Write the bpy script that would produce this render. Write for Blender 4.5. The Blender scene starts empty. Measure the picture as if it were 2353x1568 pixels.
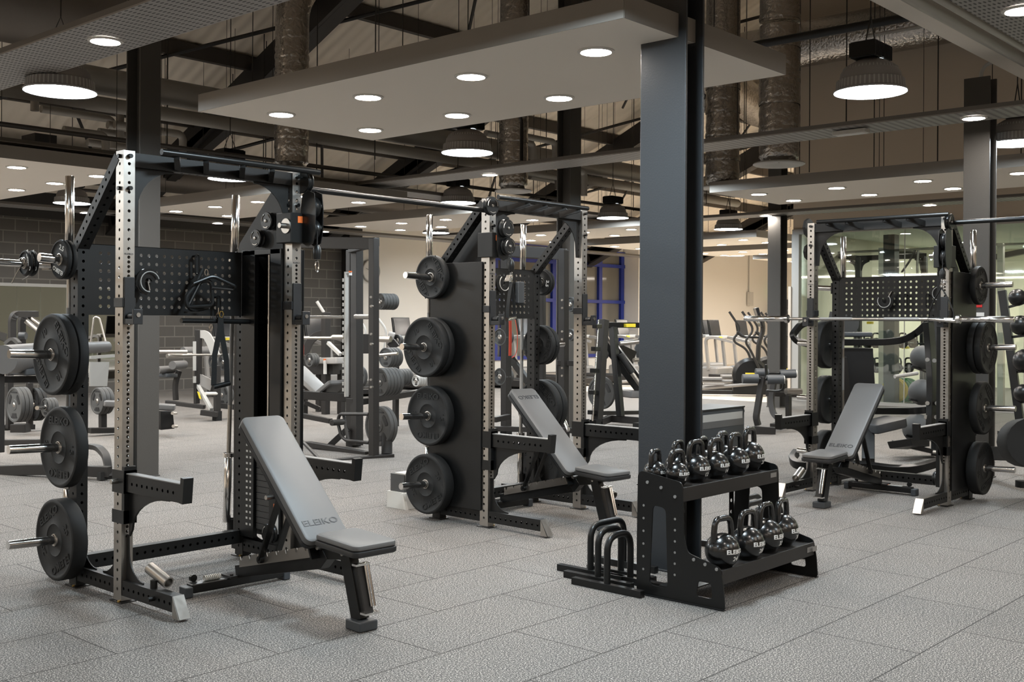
import bpy, math, random
from mathutils import Vector, Matrix
random.seed(3)
S = bpy.context.scene
C = S.collection
PI = math.pi
# ------------------------------------------------------------------ camera
TH, ROLL = math.radians(41.9), math.radians(0.35)
fw = Vector((math.cos(TH), math.sin(TH), 0)); rt = Vector((math.sin(TH), -math.cos(TH), 0)); up = Vector((0, 0, 1))
r2 = rt*math.cos(ROLL) + up*math.sin(ROLL); u2 = up*math.cos(ROLL) - rt*math.sin(ROLL)
cd = bpy.data.cameras.new('camera'); cam = bpy.data.objects.new('camera', cd); C.objects.link(cam)
cam.matrix_world = Matrix(((r2.x, u2.x, -fw.x, 0), (r2.y, u2.y, -fw.y, 0), (r2.z, u2.z, -fw.z, 1.5), (0, 0, 0, 1)))
cd.sensor_width = 36; cd.lens = 2533/2353*36; cd.shift_y = -46/2353; cd.clip_end = 200
S.camera = cam
S.view_settings.view_transform = 'Standard'; S.view_settings.look = 'None'
S.view_settings.exposure = EXPO = 0.2; S.view_settings.gamma = 1
S.cycles.use_denoising = True
S.cycles.max_bounces = 7; S.cycles.diffuse_bounces = 4; S.cycles.glossy_bounces = 4; S.cycles.transmission_bounces = 4
S.cycles.sample_clamp_indirect = 4; S.cycles.caustics_reflective = False; S.cycles.caustics_refractive = False
w = bpy.data.worlds.new('world'); S.world = w; w.use_nodes = True
w.node_tree.nodes['Background'].inputs[0].default_value = (1, .84, .68, 1)
w.node_tree.nodes['Background'].inputs[1].default_value = 0.15
WARM, COOL = (1, .80, .60), (.72, .90, 1)
L_DOWN, L_PEND = 230.0, 95.0

# ------------------------------------------------------------------ materials
def mat(name, col, rough=.5, metal=0, spec=.5, emit=0, bump=0, bscale=200, alpha=None, coat=0, vary=0):
    m = bpy.data.materials.new(name); m.use_nodes = True
    nt = m.node_tree; b = nt.nodes['Principled BSDF']
    b.inputs['Base Color'].default_value = (*col, 1); b.inputs['Roughness'].default_value = rough
    b.inputs['Metallic'].default_value = metal; b.inputs['Specular IOR Level'].default_value = spec
    b.inputs['Coat Weight'].default_value = coat
    if emit:
        b.inputs['Emission Color'].default_value = (*col, 1); b.inputs['Emission Strength'].default_value = emit
    if bump or vary:
        n = nt.nodes.new('ShaderNodeTexNoise'); n.inputs['Scale'].default_value = bscale; n.inputs['Detail'].default_value = 3
        tc = nt.nodes.new('ShaderNodeTexCoord'); nt.links.new(tc.outputs['Object'], n.inputs['Vector'])
        if bump:
            bp = nt.nodes.new('ShaderNodeBump'); bp.inputs['Strength'].default_value = bump; bp.inputs['Distance'].default_value = .002
            nt.links.new(n.outputs['Fac'], bp.inputs['Height']); nt.links.new(bp.outputs['Normal'], b.inputs['Normal'])
        if vary:
            r = nt.nodes.new('ShaderNodeMapRange'); r.inputs['To Min'].default_value = max(0, rough-vary); r.inputs['To Max'].default_value = rough+vary
            nt.links.new(n.outputs['Fac'], r.inputs['Value']); nt.links.new(r.outputs['Result'], b.inputs['Roughness'])
    return m
def nodes(m):
    nt = m.node_tree
    def N(t, **k):
        n = nt.nodes.new('ShaderNode'+t)
        for a, v in k.items():
            if a.startswith('i_'): n.inputs[a[2:].replace('_', ' ')].default_value = v
            else: setattr(n, a, v)
        return n
    return N, lambda a, i, b, j: nt.links.new(a.outputs[i], b.inputs[j]), nt.nodes['Principled BSDF']
M = dict(
    black=mat('matte_black_powder_coat', (.009, .0085, .008), .45, spec=.32, bump=.12, bscale=900),
    satin=mat('satin_black_steel', (.008, .008, .008), .32, spec=.35),
    char=mat('charcoal_steel', (.022, .02, .019), .45, spec=.35, bump=.1, bscale=700),
    steel=mat('brushed_stainless', (.42, .395, .365), .34, 1, vary=.08, bscale=30),
    chrome=mat('chrome', (.72, .7, .68), .14, 1),
    grey=mat('grey_plastic', (.22, .21, .2), .5), lgrey=mat('light_grey_paint', (.42, .41, .39), .45),
    rubber=mat('black_rubber', (.011, .011, .011), .6, spec=.3, bump=.35, bscale=1200),
    rubberd=mat('grey_rubber', (.065, .065, .064), .6, spec=.35, bump=.3, bscale=900),
    pad=mat('grey_vinyl', (.105, .102, .10), .5, bump=.1, bscale=500),
    padd=mat('dark_grey_vinyl', (.045, .05, .056), .45, bump=.1, bscale=500),
    padl=mat('pale_grey_vinyl', (.27, .26, .25), .45),
    padside=mat('black_vinyl', (.012, .012, .013), .45),
    enamel=mat('black_enamel', (.007, .007, .007), .22, coat=.4, bump=.2, bscale=260),
    white=mat('white_print', (.75, .74, .72), .5), offw=mat('off_white_plastic', (.62, .6, .56), .4),
    ink=mat('dark_print', (.03, .03, .032), .5),
    orange=mat('orange_label', (.75, .16, .03), .5), red=mat('red_rubber', (.5, .06, .03), .6), redp=mat('red_print', (.6, .02, .02), .5),
    yellow=mat('yellow_label', (.75, .6, .04), .5), yplate=mat('yellow_rubber', (.6, .42, .03), .55), gplate=mat('green_rubber', (.05, .2, .07), .55),
    blue=mat('blue_paint', (.012, .03, .25), .4), bluem=mat('navy_paint', (.008, .013, .03), .3),
    green=mat('green_sign', (.02, .35, .12), .5, emit=.6),
    foil=mat('crinkled_foil', (.42, .40, .38), .22, .95), steelp=mat('galvanised_pipe', (.42, .4, .37), .4, .7),
    insul=mat('grey_lagging', (.33, .31, .28), .55, .2),
    raft=mat('white_ceiling_board', (.86, .80, .72), .8), fascia=mat('taupe_fascia', (.24, .215, .19), .7),
    beige=mat('beige_wall_paint', (.64, .55, .45), .85), cream=mat('cream_wall_paint', (.86, .83, .78), .8, bump=.15, bscale=60),
    dark=mat('dark_steelwork', (.02, .018, .017), .55), darkb=mat('brown_steelwork', (.055, .047, .04), .6),
    duct=mat('dark_duct', (.13, .118, .105), .6), wood=mat('pale_wood_floor', (.66, .57, .47), .5),
    screen=mat('dark_glass_screen', (.02, .022, .025), .15), column=mat('black_column_paint', (.036, .038, .041), .38, bump=.3, bscale=90, vary=.08),
    colgrey=mat('grey_column_paint', (.065, .061, .056), .5, bump=.3, bscale=90),
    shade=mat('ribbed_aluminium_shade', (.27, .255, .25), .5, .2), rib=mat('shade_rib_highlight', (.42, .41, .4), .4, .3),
    lens=mat('downlight_lens', (1, .92, .83), .5, emit=L_DOWN), plens=mat('pendant_diffuser', (.80, .92, 1), .5, emit=L_PEND),
    stack=mat('weight_stack', (.03, .03, .03), .4), cable=mat('black_cable', (.01, .01, .01), .4), wire=mat('hanger_wire', (.02, .018, .016), .5),
    studio=mat('studio_ceiling', (.62, .68, .62), .8), stw=mat('studio_wall', (.8, .78, .66), .8), brass=mat('brass', (.6, .4, .12), .35, 1),
)
# rubber tile floor: staggered one metre tiles, pale flecks
m = M['floor'] = mat('rubber_fleck_floor', (.2, .19, .18), .8)
N, L, B = nodes(m)
tc = N('TexCoord'); mp = N('Mapping'); mp.inputs['Location'].default_value = (-.02, -.37, 0); L(tc, 'Object', mp, 'Vector')
br = N('TexBrick', offset=.5, squash=1.0); br.inputs['Color1'].default_value = (.93, .93, .93, 1); br.inputs['Color2'].default_value = (1, 1, 1, 1)
br.inputs['Mortar'].default_value = (.2, .19, .18, 1); br.inputs['Scale'].default_value = 1; br.inputs['Mortar Size'].default_value = .0058
br.inputs['Mortar Smooth'].default_value = .6; br.inputs['Brick Width'].default_value = .99; br.inputs['Row Height'].default_value = .529
L(mp, 'Vector', br, 'Vector')
n1 = N('TexNoise'); n1.inputs['Scale'].default_value = 145; n1.inputs['Detail'].default_value = 2; n1.inputs['Roughness'].default_value = .7; L(tc, 'Object', n1, 'Vector')
cr = N('ValToRGB'); e = cr.color_ramp.elements; e[0].position = .38; e[0].color = (.04, .038, .037, 1); e[1].position = .66; e[1].color = (.60, .545, .49, 1)
k = cr.color_ramp.elements.new(.52); k.color = (.112, .103, .095, 1)
L(n1, 'Fac', cr, 'Fac')
n2 = N('TexNoise'); n2.inputs['Scale'].default_value = 1.1; n2.inputs['Detail'].default_value = 4; L(tc, 'Object', n2, 'Vector')
mr = N('MapRange'); mr.inputs['To Min'].default_value = .8; mr.inputs['To Max'].default_value = 1.15; L(n2, 'Fac', mr, 'Value')
x1 = N('MixRGB', blend_type='MULTIPLY'); x1.inputs['Fac'].default_value = 1; L(cr, 'Color', x1, 'Color1'); L(br, 'Color', x1, 'Color2')
x2 = N('MixRGB', blend_type='MULTIPLY'); x2.inputs['Fac'].default_value = 1; L(x1, 'Color', x2, 'Color1'); L(mr, 'Result', x2, 'Color2'); L(x2, 'Color', B, 'Base Color')
bp = N('Bump'); bp.inputs['Strength'].default_value = .15; bp.inputs['Distance'].default_value = .001; L(n1, 'Fac', bp, 'Height'); L(bp, 'Normal', B, 'Normal')
# painted blockwork
def blocks(name, c1, c2, mo):
    m = mat(name, c1, .75); N, L, B = nodes(m)
    tc = N('TexCoord'); sp = N('SeparateXYZ'); L(tc, 'Object', sp, 'Vector'); cb = N('CombineXYZ'); L(sp, 'X', cb, 'X'); L(sp, 'Z', cb, 'Y')
    br = N('TexBrick', offset=.5); br.inputs['Scale'].default_value = 1; br.inputs['Mortar Size'].default_value = .012; br.inputs['Brick Width'].default_value = .45; br.inputs['Row Height'].default_value = .225
    br.inputs['Color1'].default_value = (*c1, 1); br.inputs['Color2'].default_value = (*c2, 1); br.inputs['Mortar'].default_value = (*mo, 1); L(cb, 'Vector', br, 'Vector')
    L(br, 'Color', B, 'Base Color')
    bp = N('Bump'); bp.inputs['Strength'].default_value = .5; bp.inputs['Distance'].default_value = .01; bp.invert = True; L(br, 'Fac', bp, 'Height'); L(bp, 'Normal', B, 'Normal')
    return m
M['block'] = blocks('dark_painted_blockwork', (.085, .078, .07), (.10, .092, .083), (.17, .158, .14))
# ribbed sheet roof
m = M['roof'] = mat('cream_roof_sheet', (.88, .80, .69), .7); N, L, B = nodes(m)
tc = N('TexCoord'); wv = N('TexWave', bands_direction='X'); wv.inputs['Scale'].default_value = 1.3; wv.inputs['Distortion'].default_value = .3; L(tc, 'Object', wv, 'Vector')
bp = N('Bump'); bp.inputs['Strength'].default_value = .5; bp.inputs['Distance'].default_value = .05; L(wv, 'Fac', bp, 'Height'); L(bp, 'Normal', B, 'Normal')
# perforated metal: rows of dark slots
def perfmat(name, c, pitch, axis):
    m = mat(name, c, .5, .3); N, L, B = nodes(m); tc = N('TexCoord'); mp = N('Mapping'); L(tc, 'Object', mp, 'Vector')
    mp.inputs['Scale'].default_value = (1/pitch, .35/pitch, 1) if axis else (.35/pitch, 1/pitch, 1)
    fr = N('VectorMath', operation='FRACTION'); L(mp, 'Vector', fr, 0); sb = N('VectorMath', operation='SUBTRACT'); sb.inputs[1].default_value = (.5, .5, 0); L(fr, 'Vector', sb, 0)
    ml = N('VectorMath', operation='MULTIPLY'); ml.inputs[1].default_value = (1, 1, 0); L(sb, 'Vector', ml, 0); ln = N('VectorMath', operation='LENGTH'); L(ml, 'Vector', ln, 0)
    ck = N('MapRange'); ck.inputs['From Min'].default_value = .22; ck.inputs['From Max'].default_value = .3; ck.inputs['To Min'].default_value = 0; L(ln, 'Value', ck, 'Value')
    mx = N('MixRGB'); mx.inputs['Color1'].default_value = (.02, .018, .016, 1); mx.inputs['Color2'].default_value = (*c, 1); L(ck, 'Result', mx, 'Fac'); L(mx, 'Color', B, 'Base Color')
    return m
M['perfy'] = perfmat('perforated_tray_metal', (.30, .285, .27), .028, 1); M['perfx'] = perfmat('perforated_tray_metal_cross', (.30, .285, .27), .028, 0)
# spiral duct
m = M['spiral'] = mat('spiral_duct_metal', (.17, .15, .13), .5, .5); N, L, B = nodes(m)
tc = N('TexCoord'); wv = N('TexWave', bands_direction='DIAGONAL', wave_profile='SAW'); wv.inputs['Scale'].default_value = 4; L(tc, 'Object', wv, 'Vector')
bp = N('Bump'); bp.inputs['Strength'].default_value = .7; bp.inputs['Distance'].default_value = .02; L(wv, 'Fac', bp, 'Height'); L(bp, 'Normal', B, 'Normal')
# glass
m = M['glass'] = bpy.data.materials.new('tinted_glass_pane'); m.use_nodes = True; nt = m.node_tree; nt.nodes.clear()
o_ = nt.nodes.new('ShaderNodeOutputMaterial'); t_ = nt.nodes.new('ShaderNodeBsdfTransparent'); t_.inputs[0].default_value = (.90, .95, .91, 1)
g_ = nt.nodes.new('ShaderNodeBsdfGlossy'); g_.inputs['Roughness'].default_value = .02; mx_ = nt.nodes.new('ShaderNodeMixShader'); mx_.inputs[0].default_value = .10
nt.links.new(t_.outputs[0], mx_.inputs[1]); nt.links.new(g_.outputs[0], mx_.inputs[2]); nt.links.new(mx_.outputs[0], o_.inputs[0])
m = M['foil']; N, L, B = nodes(m); tc = N('TexCoord'); a_ = N('TexNoise'); a_.inputs['Scale'].default_value = 16; a_.inputs['Detail'].default_value = 5; a_.inputs['Distortion'].default_value = .8; L(tc, 'Object', a_, 'Vector')
b_ = N('TexVoronoi', feature='DISTANCE_TO_EDGE'); b_.inputs['Scale'].default_value = 13; L(tc, 'Object', b_, 'Vector'); c_ = N('Math', operation='ADD'); L(a_, 'Fac', c_, 0); L(b_, 'Distance', c_, 1)
bp = N('Bump'); bp.inputs['Strength'].default_value = .6; bp.inputs['Distance'].default_value = .018; L(c_, 'Value', bp, 'Height'); L(bp, 'Normal', B, 'Normal')
M['mirror'] = mat('mirror_glass', (.88, .87, .83), .02, 1)

# ------------------------------------------------------------------ mesh building
def V(*a): return Vector(a)
def frame(d, upv=(0, 0, 1)):
    d = Vector(d).normalized(); u = Vector(upv)
    if abs(d.dot(u)) > .98: u = Vector((0, 1, 0)) if abs(d.y) < .9 else Vector((1, 0, 0))
    s = d.cross(u).normalized(); return s, s.cross(d).normalized(), d
def ring(c, a, b, r, n): return [c + a*(r*math.cos(2*PI*i/n)) + b*(r*math.sin(2*PI*i/n)) for i in range(n)]
class MB:
    def __init__(s): s.v = []; s.f = []
    def add(s, vs, fs, T=None):
        o = len(s.v); s.v += [(T @ Vector(v)) if T else Vector(v) for v in vs]; s.f += [[i+o for i in f] for f in fs]; return s
    def box(s, c, z, T=None, rz=0):
        x, y, h = [k/2 for k in z]; R = Matrix.Rotation(rz, 3, 'Z'); c = Vector(c)
        vs = [c + R @ Vector((a*x, b*y, d*h)) for a in (-1, 1) for b in (-1, 1) for d in (-1, 1)]
        return s.add(vs, [[0, 1, 3, 2], [4, 6, 7, 5], [0, 4, 5, 1], [2, 3, 7, 6], [0, 2, 6, 4], [1, 5, 7, 3]], T)
    def bx(s, x0, x1, y0, y1, z0, z1): return s.box(((x0+x1)/2, (y0+y1)/2, (z0+z1)/2), (x1-x0, y1-y0, z1-z0))
    def beam(s, p, q, w, h=None, upv=(0, 0, 1)):
        h = h or w; p = Vector(p); q = Vector(q); a, b, d = frame(q-p, upv)
        vs = [e + a*(i*w/2) + b*(j*h/2) for e in (p, q) for i, j in ((-1, -1), (1, -1), (1, 1), (-1, 1))]
        return s.add(vs, [[0, 3, 2, 1], [4, 5, 6, 7]] + [[i, (i+1) % 4, (i+1) % 4+4, i+4] for i in range(4)])
    def cyl(s, p, q, r, r1=None, n=16, caps=True):
        r1 = r if r1 is None else r1; p = Vector(p); q = Vector(q); a, b, d = frame(q-p)
        vs = ring(p, a, b, r, n) + ring(q, a, b, r1, n)
        fs = [[i, (i+1) % n, (i+1) % n+n, i+n] for i in range(n)]
        if caps: fs += [list(range(n))[::-1], list(range(n, 2*n))]
        return s.add(vs, fs)
    def tube(s, pts, r, n=8, closed=False, h=None, caps=True):
        pts = [Vector(p) for p in pts]; m = len(pts); vs = []; fs = []; pb = None
        for i, p in enumerate(pts):
            d = (pts[(i+1) % m] - pts[i-1]) if closed or 0 < i < m-1 else (pts[1]-pts[0] if i == 0 else pts[-1]-pts[-2])
            d.normalize()
            if pb is None: a, b, _ = frame(d)
            else:
                b = (pb - d*pb.dot(d)).normalized(); a = d.cross(b).normalized()
            pb = b
            if h: vs += [p + a*(x*r) + b*(y*h) for x, y in ((-1, -1), (1, -1), (1, 1), (-1, 1))]
            else: vs += ring(p, a, b, r, n)
        k = 4 if h else n
        for i in range(m if closed else m-1):
            j = (i+1) % m
            fs += [[i*k+t, i*k+(t+1) % k, j*k+(t+1) % k, j*k+t] for t in range(k)]
        if not closed and caps: fs += [list(range(k))[::-1], list(range((m-1)*k, m*k))]
        return s.add(vs, fs)
    def lathe(s, prof, c=(0, 0, 0), d=(0, 0, 1), n=24):
        c = Vector(c); a, b, d = frame(d); vs = []; fs = []
        for r, z in prof: vs += ring(c + d*z, a, b, max(r, 1e-4), n)
        for i in range(len(prof)-1): fs += [[i*n+t, i*n+(t+1) % n, (i+1)*n+(t+1) % n, (i+1)*n+t] for t in range(n)]
        return s.add(vs, fs)
    def prism(s, pts, t, T=None):       # polygon in local XY, thickness t along local Z (centred)
        n = len(pts); vs = [(x, y, -t/2) for x, y in pts] + [(x, y, t/2) for x, y in pts]
        return s.add(vs, [list(range(n))[::-1], list(range(n, 2*n))] + [[i, (i+1) % n, (i+1) % n+n, i+n] for i in range(n)], T)
    def pad(s, w, l, h, r=.04, e=.012, T=None):   # upholstered pad, rounded corners and rolled edges
        def rr(w, l, r): return [(sx*(w/2-r)+r*math.cos(a0+k*PI/10), sy*(l/2-r)+r*math.sin(a0+k*PI/10)) for sx, sy, a0 in ((1, 1, 0), (-1, 1, PI/2), (-1, -1, PI), (1, -1, 1.5*PI)) for k in range(6)]
        L_ = [(rr(w-2*e, l-2*e, r), -h/2), (rr(w, l, r+e/2), -h/2+e), (rr(w, l, r+e/2), h/2-e), (rr(w-.6*e, l-.6*e, r), h/2-.35*e), (rr(w-2*e, l-2*e, r), h/2)]
        vs = [(x, y, z) for R, z in L_ for x, y in R]; n = 24
        fs = [[i*n+t, i*n+(t+1) % n, (i+1)*n+(t+1) % n, (i+1)*n+t] for i in range(4) for t in range(n)] + [list(range(n))[::-1], list(range(4*n, 5*n))]
        return s.add(vs, fs, T)
    def ball(s, c, r, n=20, sz=1):
        return s.lathe([(r*math.sin(PI*i/12), -r*sz*math.cos(PI*i/12)) for i in range(13)], c, (0, 0, 1), n)
    def holes(s, o, U, W, V_, L0, L1, zs, r, h, Nn=None, t=.004):   # perforated strip: width W along U (centred), length along V_
        o = Vector(o); U = Vector(U).normalized(); V_ = Vector(V_).normalized(); Nn = Vector(Nn) if Nn else None
        cur = L0; ang = [i*PI/4 for i in range(8)]
        sq = [(1, 0), (1, 1), (0, 1), (-1, 1), (-1, 0), (-1, -1), (0, -1), (1, -1)]
        def q(a, b):
            if b-a > 1e-5: s.add([o+U*(x*W/2)+V_*y for x, y in ((-1, a), (1, a), (1, b), (-1, b))], [[0, 1, 2, 3]])
        for z in zs:
            q(cur, z-h); cur = z+h
            vs = [o+U*(x*W/2)+V_*(z+y*h) for x, y in sq] + [o+U*(r*math.cos(a))+V_*(z+r*math.sin(a)) for a in ang]
            fs = [[i, (i+1) % 8, (i+1) % 8+8, i+8] for i in range(8)]
            if Nn:
                vs += [v + Nn*t for v in vs[8:16]]; fs += [[i+8, (i+1) % 8+8, (i+1) % 8+16, i+16] for i in range(8)]
            s.add(vs, fs)
        q(cur, L1); return s
    def tubeperf(s, p, q, w, h, zw, zh, r=.009, hw=None, hh=None, upv=(0, 0, 1)):
        # hollow perforated box section; zw: hole stations through the two w-wide faces, zh: through the h-wide faces
        p = Vector(p); q = Vector(q); a, b, d = frame(q-p, upv); Ln = (q-p).length
        def hd(z): return min([.025]+[(z[i+1]-z[i])/2 for i in range(len(z)-1)]) if z else .025
        for sg in (1, -1):
            s.holes(p + b*(sg*h/2), a, w, d, 0, Ln, zw, r, hd(zw), b*-sg)
            s.holes(p + a*(sg*w/2), b, h, d, 0, Ln, zh, r, hd(zh), a*-sg)
        for e in (p, q): s.add([e + a*(i*w/2) + b*(j*h/2) for i, j in ((-1, -1), (1, -1), (1, 1), (-1, 1))], [[0, 1, 2, 3]])
        return s
    def text(s, key, T):
        vs, fs = TXT[key]; return s.add(vs, fs, T)
    def build(s, name, m, parent=None, mir=None, sharp=35, bev=0, flat=False):
        me = bpy.data.meshes.new(name); vs = s.v; fs = s.f
        if mir is not None: vs = [Vector((mir-v.x, v.y, v.z)) for v in vs]; fs = [f[::-1] for f in fs]
        me.from_pydata(vs, [], fs); me.materials.append(M[m] if isinstance(m, str) else m)
        if not flat:
            me.polygons.foreach_set('use_smooth', [True]*len(me.polygons)); me.set_sharp_from_angle(angle=math.radians(sharp))
        o = bpy.data.objects.new(name, me); C.objects.link(o)
        if parent: o.parent = parent
        if bev:
            b = o.modifiers.new('b', 'BEVEL'); b.width = bev; b.segments = 2; b.limit_method = 'ANGLE'; b.angle_limit = .6; b.harden_normals = True
        return o
def cutplate(outer, hls, t, T):      # flat plate with round-cornered openings
    cu = bpy.data.curves.new('p', 'CURVE'); cu.dimensions = '2D'; cu.fill_mode = 'BOTH'; cu.extrude = t/2
    for pl in [outer]+hls:
        s = cu.splines.new('POLY'); s.points.add(len(pl)-1); s.use_cyclic_u = True
        for q, (x, y) in zip(s.points, pl): q.co = (x, y, 0, 1)
    ob = bpy.data.objects.new('p', cu); C.objects.link(ob); bpy.context.view_layer.update()
    me = bpy.data.meshes.new_from_object(ob.evaluated_get(bpy.context.evaluated_depsgraph_get()))
    mb = MB(); mb.add([v.co.copy() for v in me.vertices], [list(p.vertices) for p in me.polygons], T)
    bpy.data.objects.remove(ob); return mb
def rnd2(pts, r): return [(p.x, p.y) for p in fillet([((pts[-1][0]+pts[0][0])/2, (pts[-1][1]+pts[0][1])/2, 0)]+[(a, b, 0) for a, b in pts]+[((pts[-1][0]+pts[0][0])/2, (pts[-1][1]+pts[0][1])/2, 0)], r, 4)[:-1]]
def fillet(pts, r, n=5):
    pts = [Vector(p) for p in pts]; out = [pts[0]]
    for i in range(1, len(pts)-1):
        a = (pts[i-1]-pts[i]); b = (pts[i+1]-pts[i]); k = min(r, a.length*.49, b.length*.49); a.normalize(); b.normalize()
        p0 = pts[i]+a*k; p1 = pts[i]+b*k
        out += [(p0*(1-t)**2 + pts[i]*2*t*(1-t) + p1*t*t) for t in [j/n for j in range(n+1)]]
    return out + [pts[-1]]
def tag(o, label, cat, group=None):
    o['label'] = label; o['category'] = cat
    if group: o['group'] = group
    return o
def thing(name, label, cat, loc=(0, 0, 0), rz=0, group=None):
    o = bpy.data.objects.new(name, None); C.objects.link(o); o.empty_display_size = .1
    o.location = loc; o.rotation_euler = (0, 0, rz); return tag(o, label, cat, group)
def struct(name, mb, m, **k):
    o = mb.build(name, m, **k); o['kind'] = 'structure'; return o
def dup(r, loc=None, rz=None, label=None, group=None, mtx=None):
    c = r.copy(); C.objects.link(c)
    if loc is not None: c.location = loc
    if rz is not None: c.rotation_euler = (0, 0, rz)
    if label: c['label'] = label
    if group: c['group'] = group
    for ch in [o for o in KIDS.get(r, [])] or list(r.children):
        k = ch.copy(); C.objects.link(k); k.parent = c
        for g in list(ch.children):
            d = g.copy(); C.objects.link(d); d.parent = k
    return c
KIDS = {}
# lettering meshes, made once
TXT = {}
def mktext(key, body, size, ext=.001, sx=1.15, bold=.02):
    cu = bpy.data.curves.new('t', 'FONT'); cu.body = body; cu.size = size; cu.extrude = ext; cu.offset = bold*size
    cu.align_x = 'CENTER'; cu.align_y = 'CENTER'; cu.resolution_u = 2
    ob = bpy.data.objects.new('t', cu); C.objects.link(ob); bpy.context.view_layer.update()
    me = bpy.data.meshes.new_from_object(ob.evaluated_get(bpy.context.evaluated_depsgraph_get()))
    TXT[key] = ([Vector((v.co.x*sx, v.co.y, v.co.z)) for v in me.vertices], [list(p.vertices) for p in me.polygons])
    bpy.data.objects.remove(ob); bpy.data.meshes.remove(me)
for a in (('ELEIKO', 'ELEIKO', .05, .0012, 1.35, .008), ('ELp', 'ELEIKO', .058, .0015, 1.25, .03), ('ELs', 'ELEIKO', .034, .0008, 1.15, .03), ('ELk', 'ELEIKO', .033, .0006, 1.2, .035),
          ('ELt', 'ELEIKO', .012, .0004, 1.3), ('TG', 'TECHNOGYM', .05, .001, 1.1, .03), ('2.5', '2.5', .04), ('5', '5', .05), ('10', '10', .055), ('15', '15', .055), ('20', '20', .055),
          ('3', '3', .1, .001, .8, .04), ('REPS', 'plyo', .03)) + tuple(('k'+k, k, .042, .0006, 1, .02) for k in '6 8 10 12 14 16 18 20 24 28 32 36'.split()):
    mktext(*a)
def TM(o, x, y):       # matrix with text plane at o, reading direction x, up y
    x = Vector(x).normalized(); y = Vector(y); z = x.cross(y).normalized(); y = z.cross(x); o = Vector(o)
    return Matrix(((x.x, y.x, z.x, o.x), (x.y, y.y, z.y, o.y), (x.z, y.z, z.z, o.z), (0, 0, 0, 1)))
# ------------------------------------------------------------------ unseen area lights: rafts and pendants carried on out of view, plus added fill
def area(x, y, z, sx, sy, p, col):
    l = bpy.data.lights.new('unseen_light', 'AREA'); l.shape = 'RECTANGLE'; l.size = sx; l.size_y = sy; l.energy = p; l.color = col
    o = bpy.data.objects.new('unseen_light', l); C.objects.link(o); o.location = (x, y, z); return o
K_AREA = .62
for x, y in ((-1.9, 5.8), (1.8, -2.3), (5.9, -2.3), (9.8, -2.3), (-1.9, -2.3), (13.6, -2.3)):
    area(x, y, 3.15, 1.5, 3.6, 95*K_AREA, (1, .86, .72))
for x, y in ((4.2, 3.5), (.4, 3.5), (.4, 8.2), (4.2, -.6), (8.2, -.6), (-3, 1)):
    area(x, y, 3.25, .5, .5, (170 if x > 4 and y > 3 else 75)*K_AREA, (.74, .9, 1))
for x, y in ((2.2, 13.9), (2.2, 17.9), (-1.9, 13.9), (29.5, 13.6), (33.5, 14.5)):  # fill added to brighten the dark wall and the far cream wall
    area(x, y, 3.15, 1.5, 3.6, 190, (1, .90, .78))
for x, y in ((4.2, 16.3), (.4, 12.1), (.4, 16.3)): area(x, y, 3.25, .5, .5, 160, (.8, .92, 1))
for x, y in ((22, .5), (24.8, .5), (22.2, 5), (24.6, 7.5)): area(x, y, 3.22, .6, .6, 90, (1, .97, .86))  # added out of view to brighten the studio
# ------------------------------------------------------------------ shell
f = struct('floor', MB().bx(-4, 38, -6, 21.2, -.2, 0), 'floor')
o = struct('floor_cardio', MB().add([(18.55, 10.25, .004), (36.9, 10.25, .004), (36.9, 20.5, .004), (18.55, 20.5, .004), ], [[0, 1, 2, 3]]), 'wood')
struct('wall_left', MB().bx(-4, 17.5, 20.9, 21.2, 0, 3.42), 'block')
struct('wall_left_head', MB().bx(-4, 17.5, 20.85, 21.2, 3.42, 4.2), 'dark')
struct('wall_back', MB().bx(17.5, 22.5, 20.9, 21.2, 0, 4.2).bx(28.6, 37, 20.3, 21.2, 0, 4.2).bx(22.5, 28.6, 20.9, 21.2, 3.7, 4.2).bx(22.5, 28.6, 20.9, 21.2, 0, .4), 'cream')
struct('trim_1', MB().bx(17.1, 17.5, 20.6, 20.95, 0, 3.9), 'dark')
struct('wall_far', MB().bx(37, 37.3, 10, 21.2, 0, 9), 'cream')
struct('wall_rear', MB().bx(-4.2, -4, -6, 21.2, 0, 12), 'beige')
struct('wall_side', MB().bx(-4, 19.5, -6.2, -6, 0, 12), 'beige')
struct('wall_upper', MB().bx(19.5, 19.7, -6, 10.0, 3.3, 13.4).bx(19.5, 37, 10.0, 10.2, 3.3, 13.4), 'beige')
struct('wall_studio', MB().bx(19.7, 37, 10.0, 10.15, 0, 3.3).bx(27, 27.2, -6, 10, 0, 3.3), 'stw')
struct('ceiling_studio', MB().bx(19.7, 27, -6, 10, 3.25, 3.3), 'studio')
def rz_(y): return 13.3-.45*abs(y)
struct('ceiling', MB().add([(-4, -6, rz_(6)), (37.3, -6, rz_(6)), (37.3, 0, 13.3), (-4, 0, 13.3), (37.3, 21.2, rz_(21.2)), (-4, 21.2, rz_(21.2))], [[0, 3, 2, 1], [3, 5, 4, 2]]), 'roof')
for i, x in enumerate((6, 11.2, 16.4, 21.6, 26.8, 32)):
    struct('beam_rafter', MB().beam((x, 21, rz_(21)-.45), (x, 0, 13.3-.45), .2, .5, (0, 0, 1)).beam((x, 21, rz_(21)-.7), (x, 0, 13.3-.7), .34, .04).beam((x, 20.8, 3.5), (x, 16, rz_(16)-.75), .2, .35), 'dark')
y = 19.6
while y > 2:
    struct('beam_purlin', MB().beam((3, y, rz_(y)-.14), (37, y, rz_(y)-.14), .12, .24), 'darkb'); y -= 1.75
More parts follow.
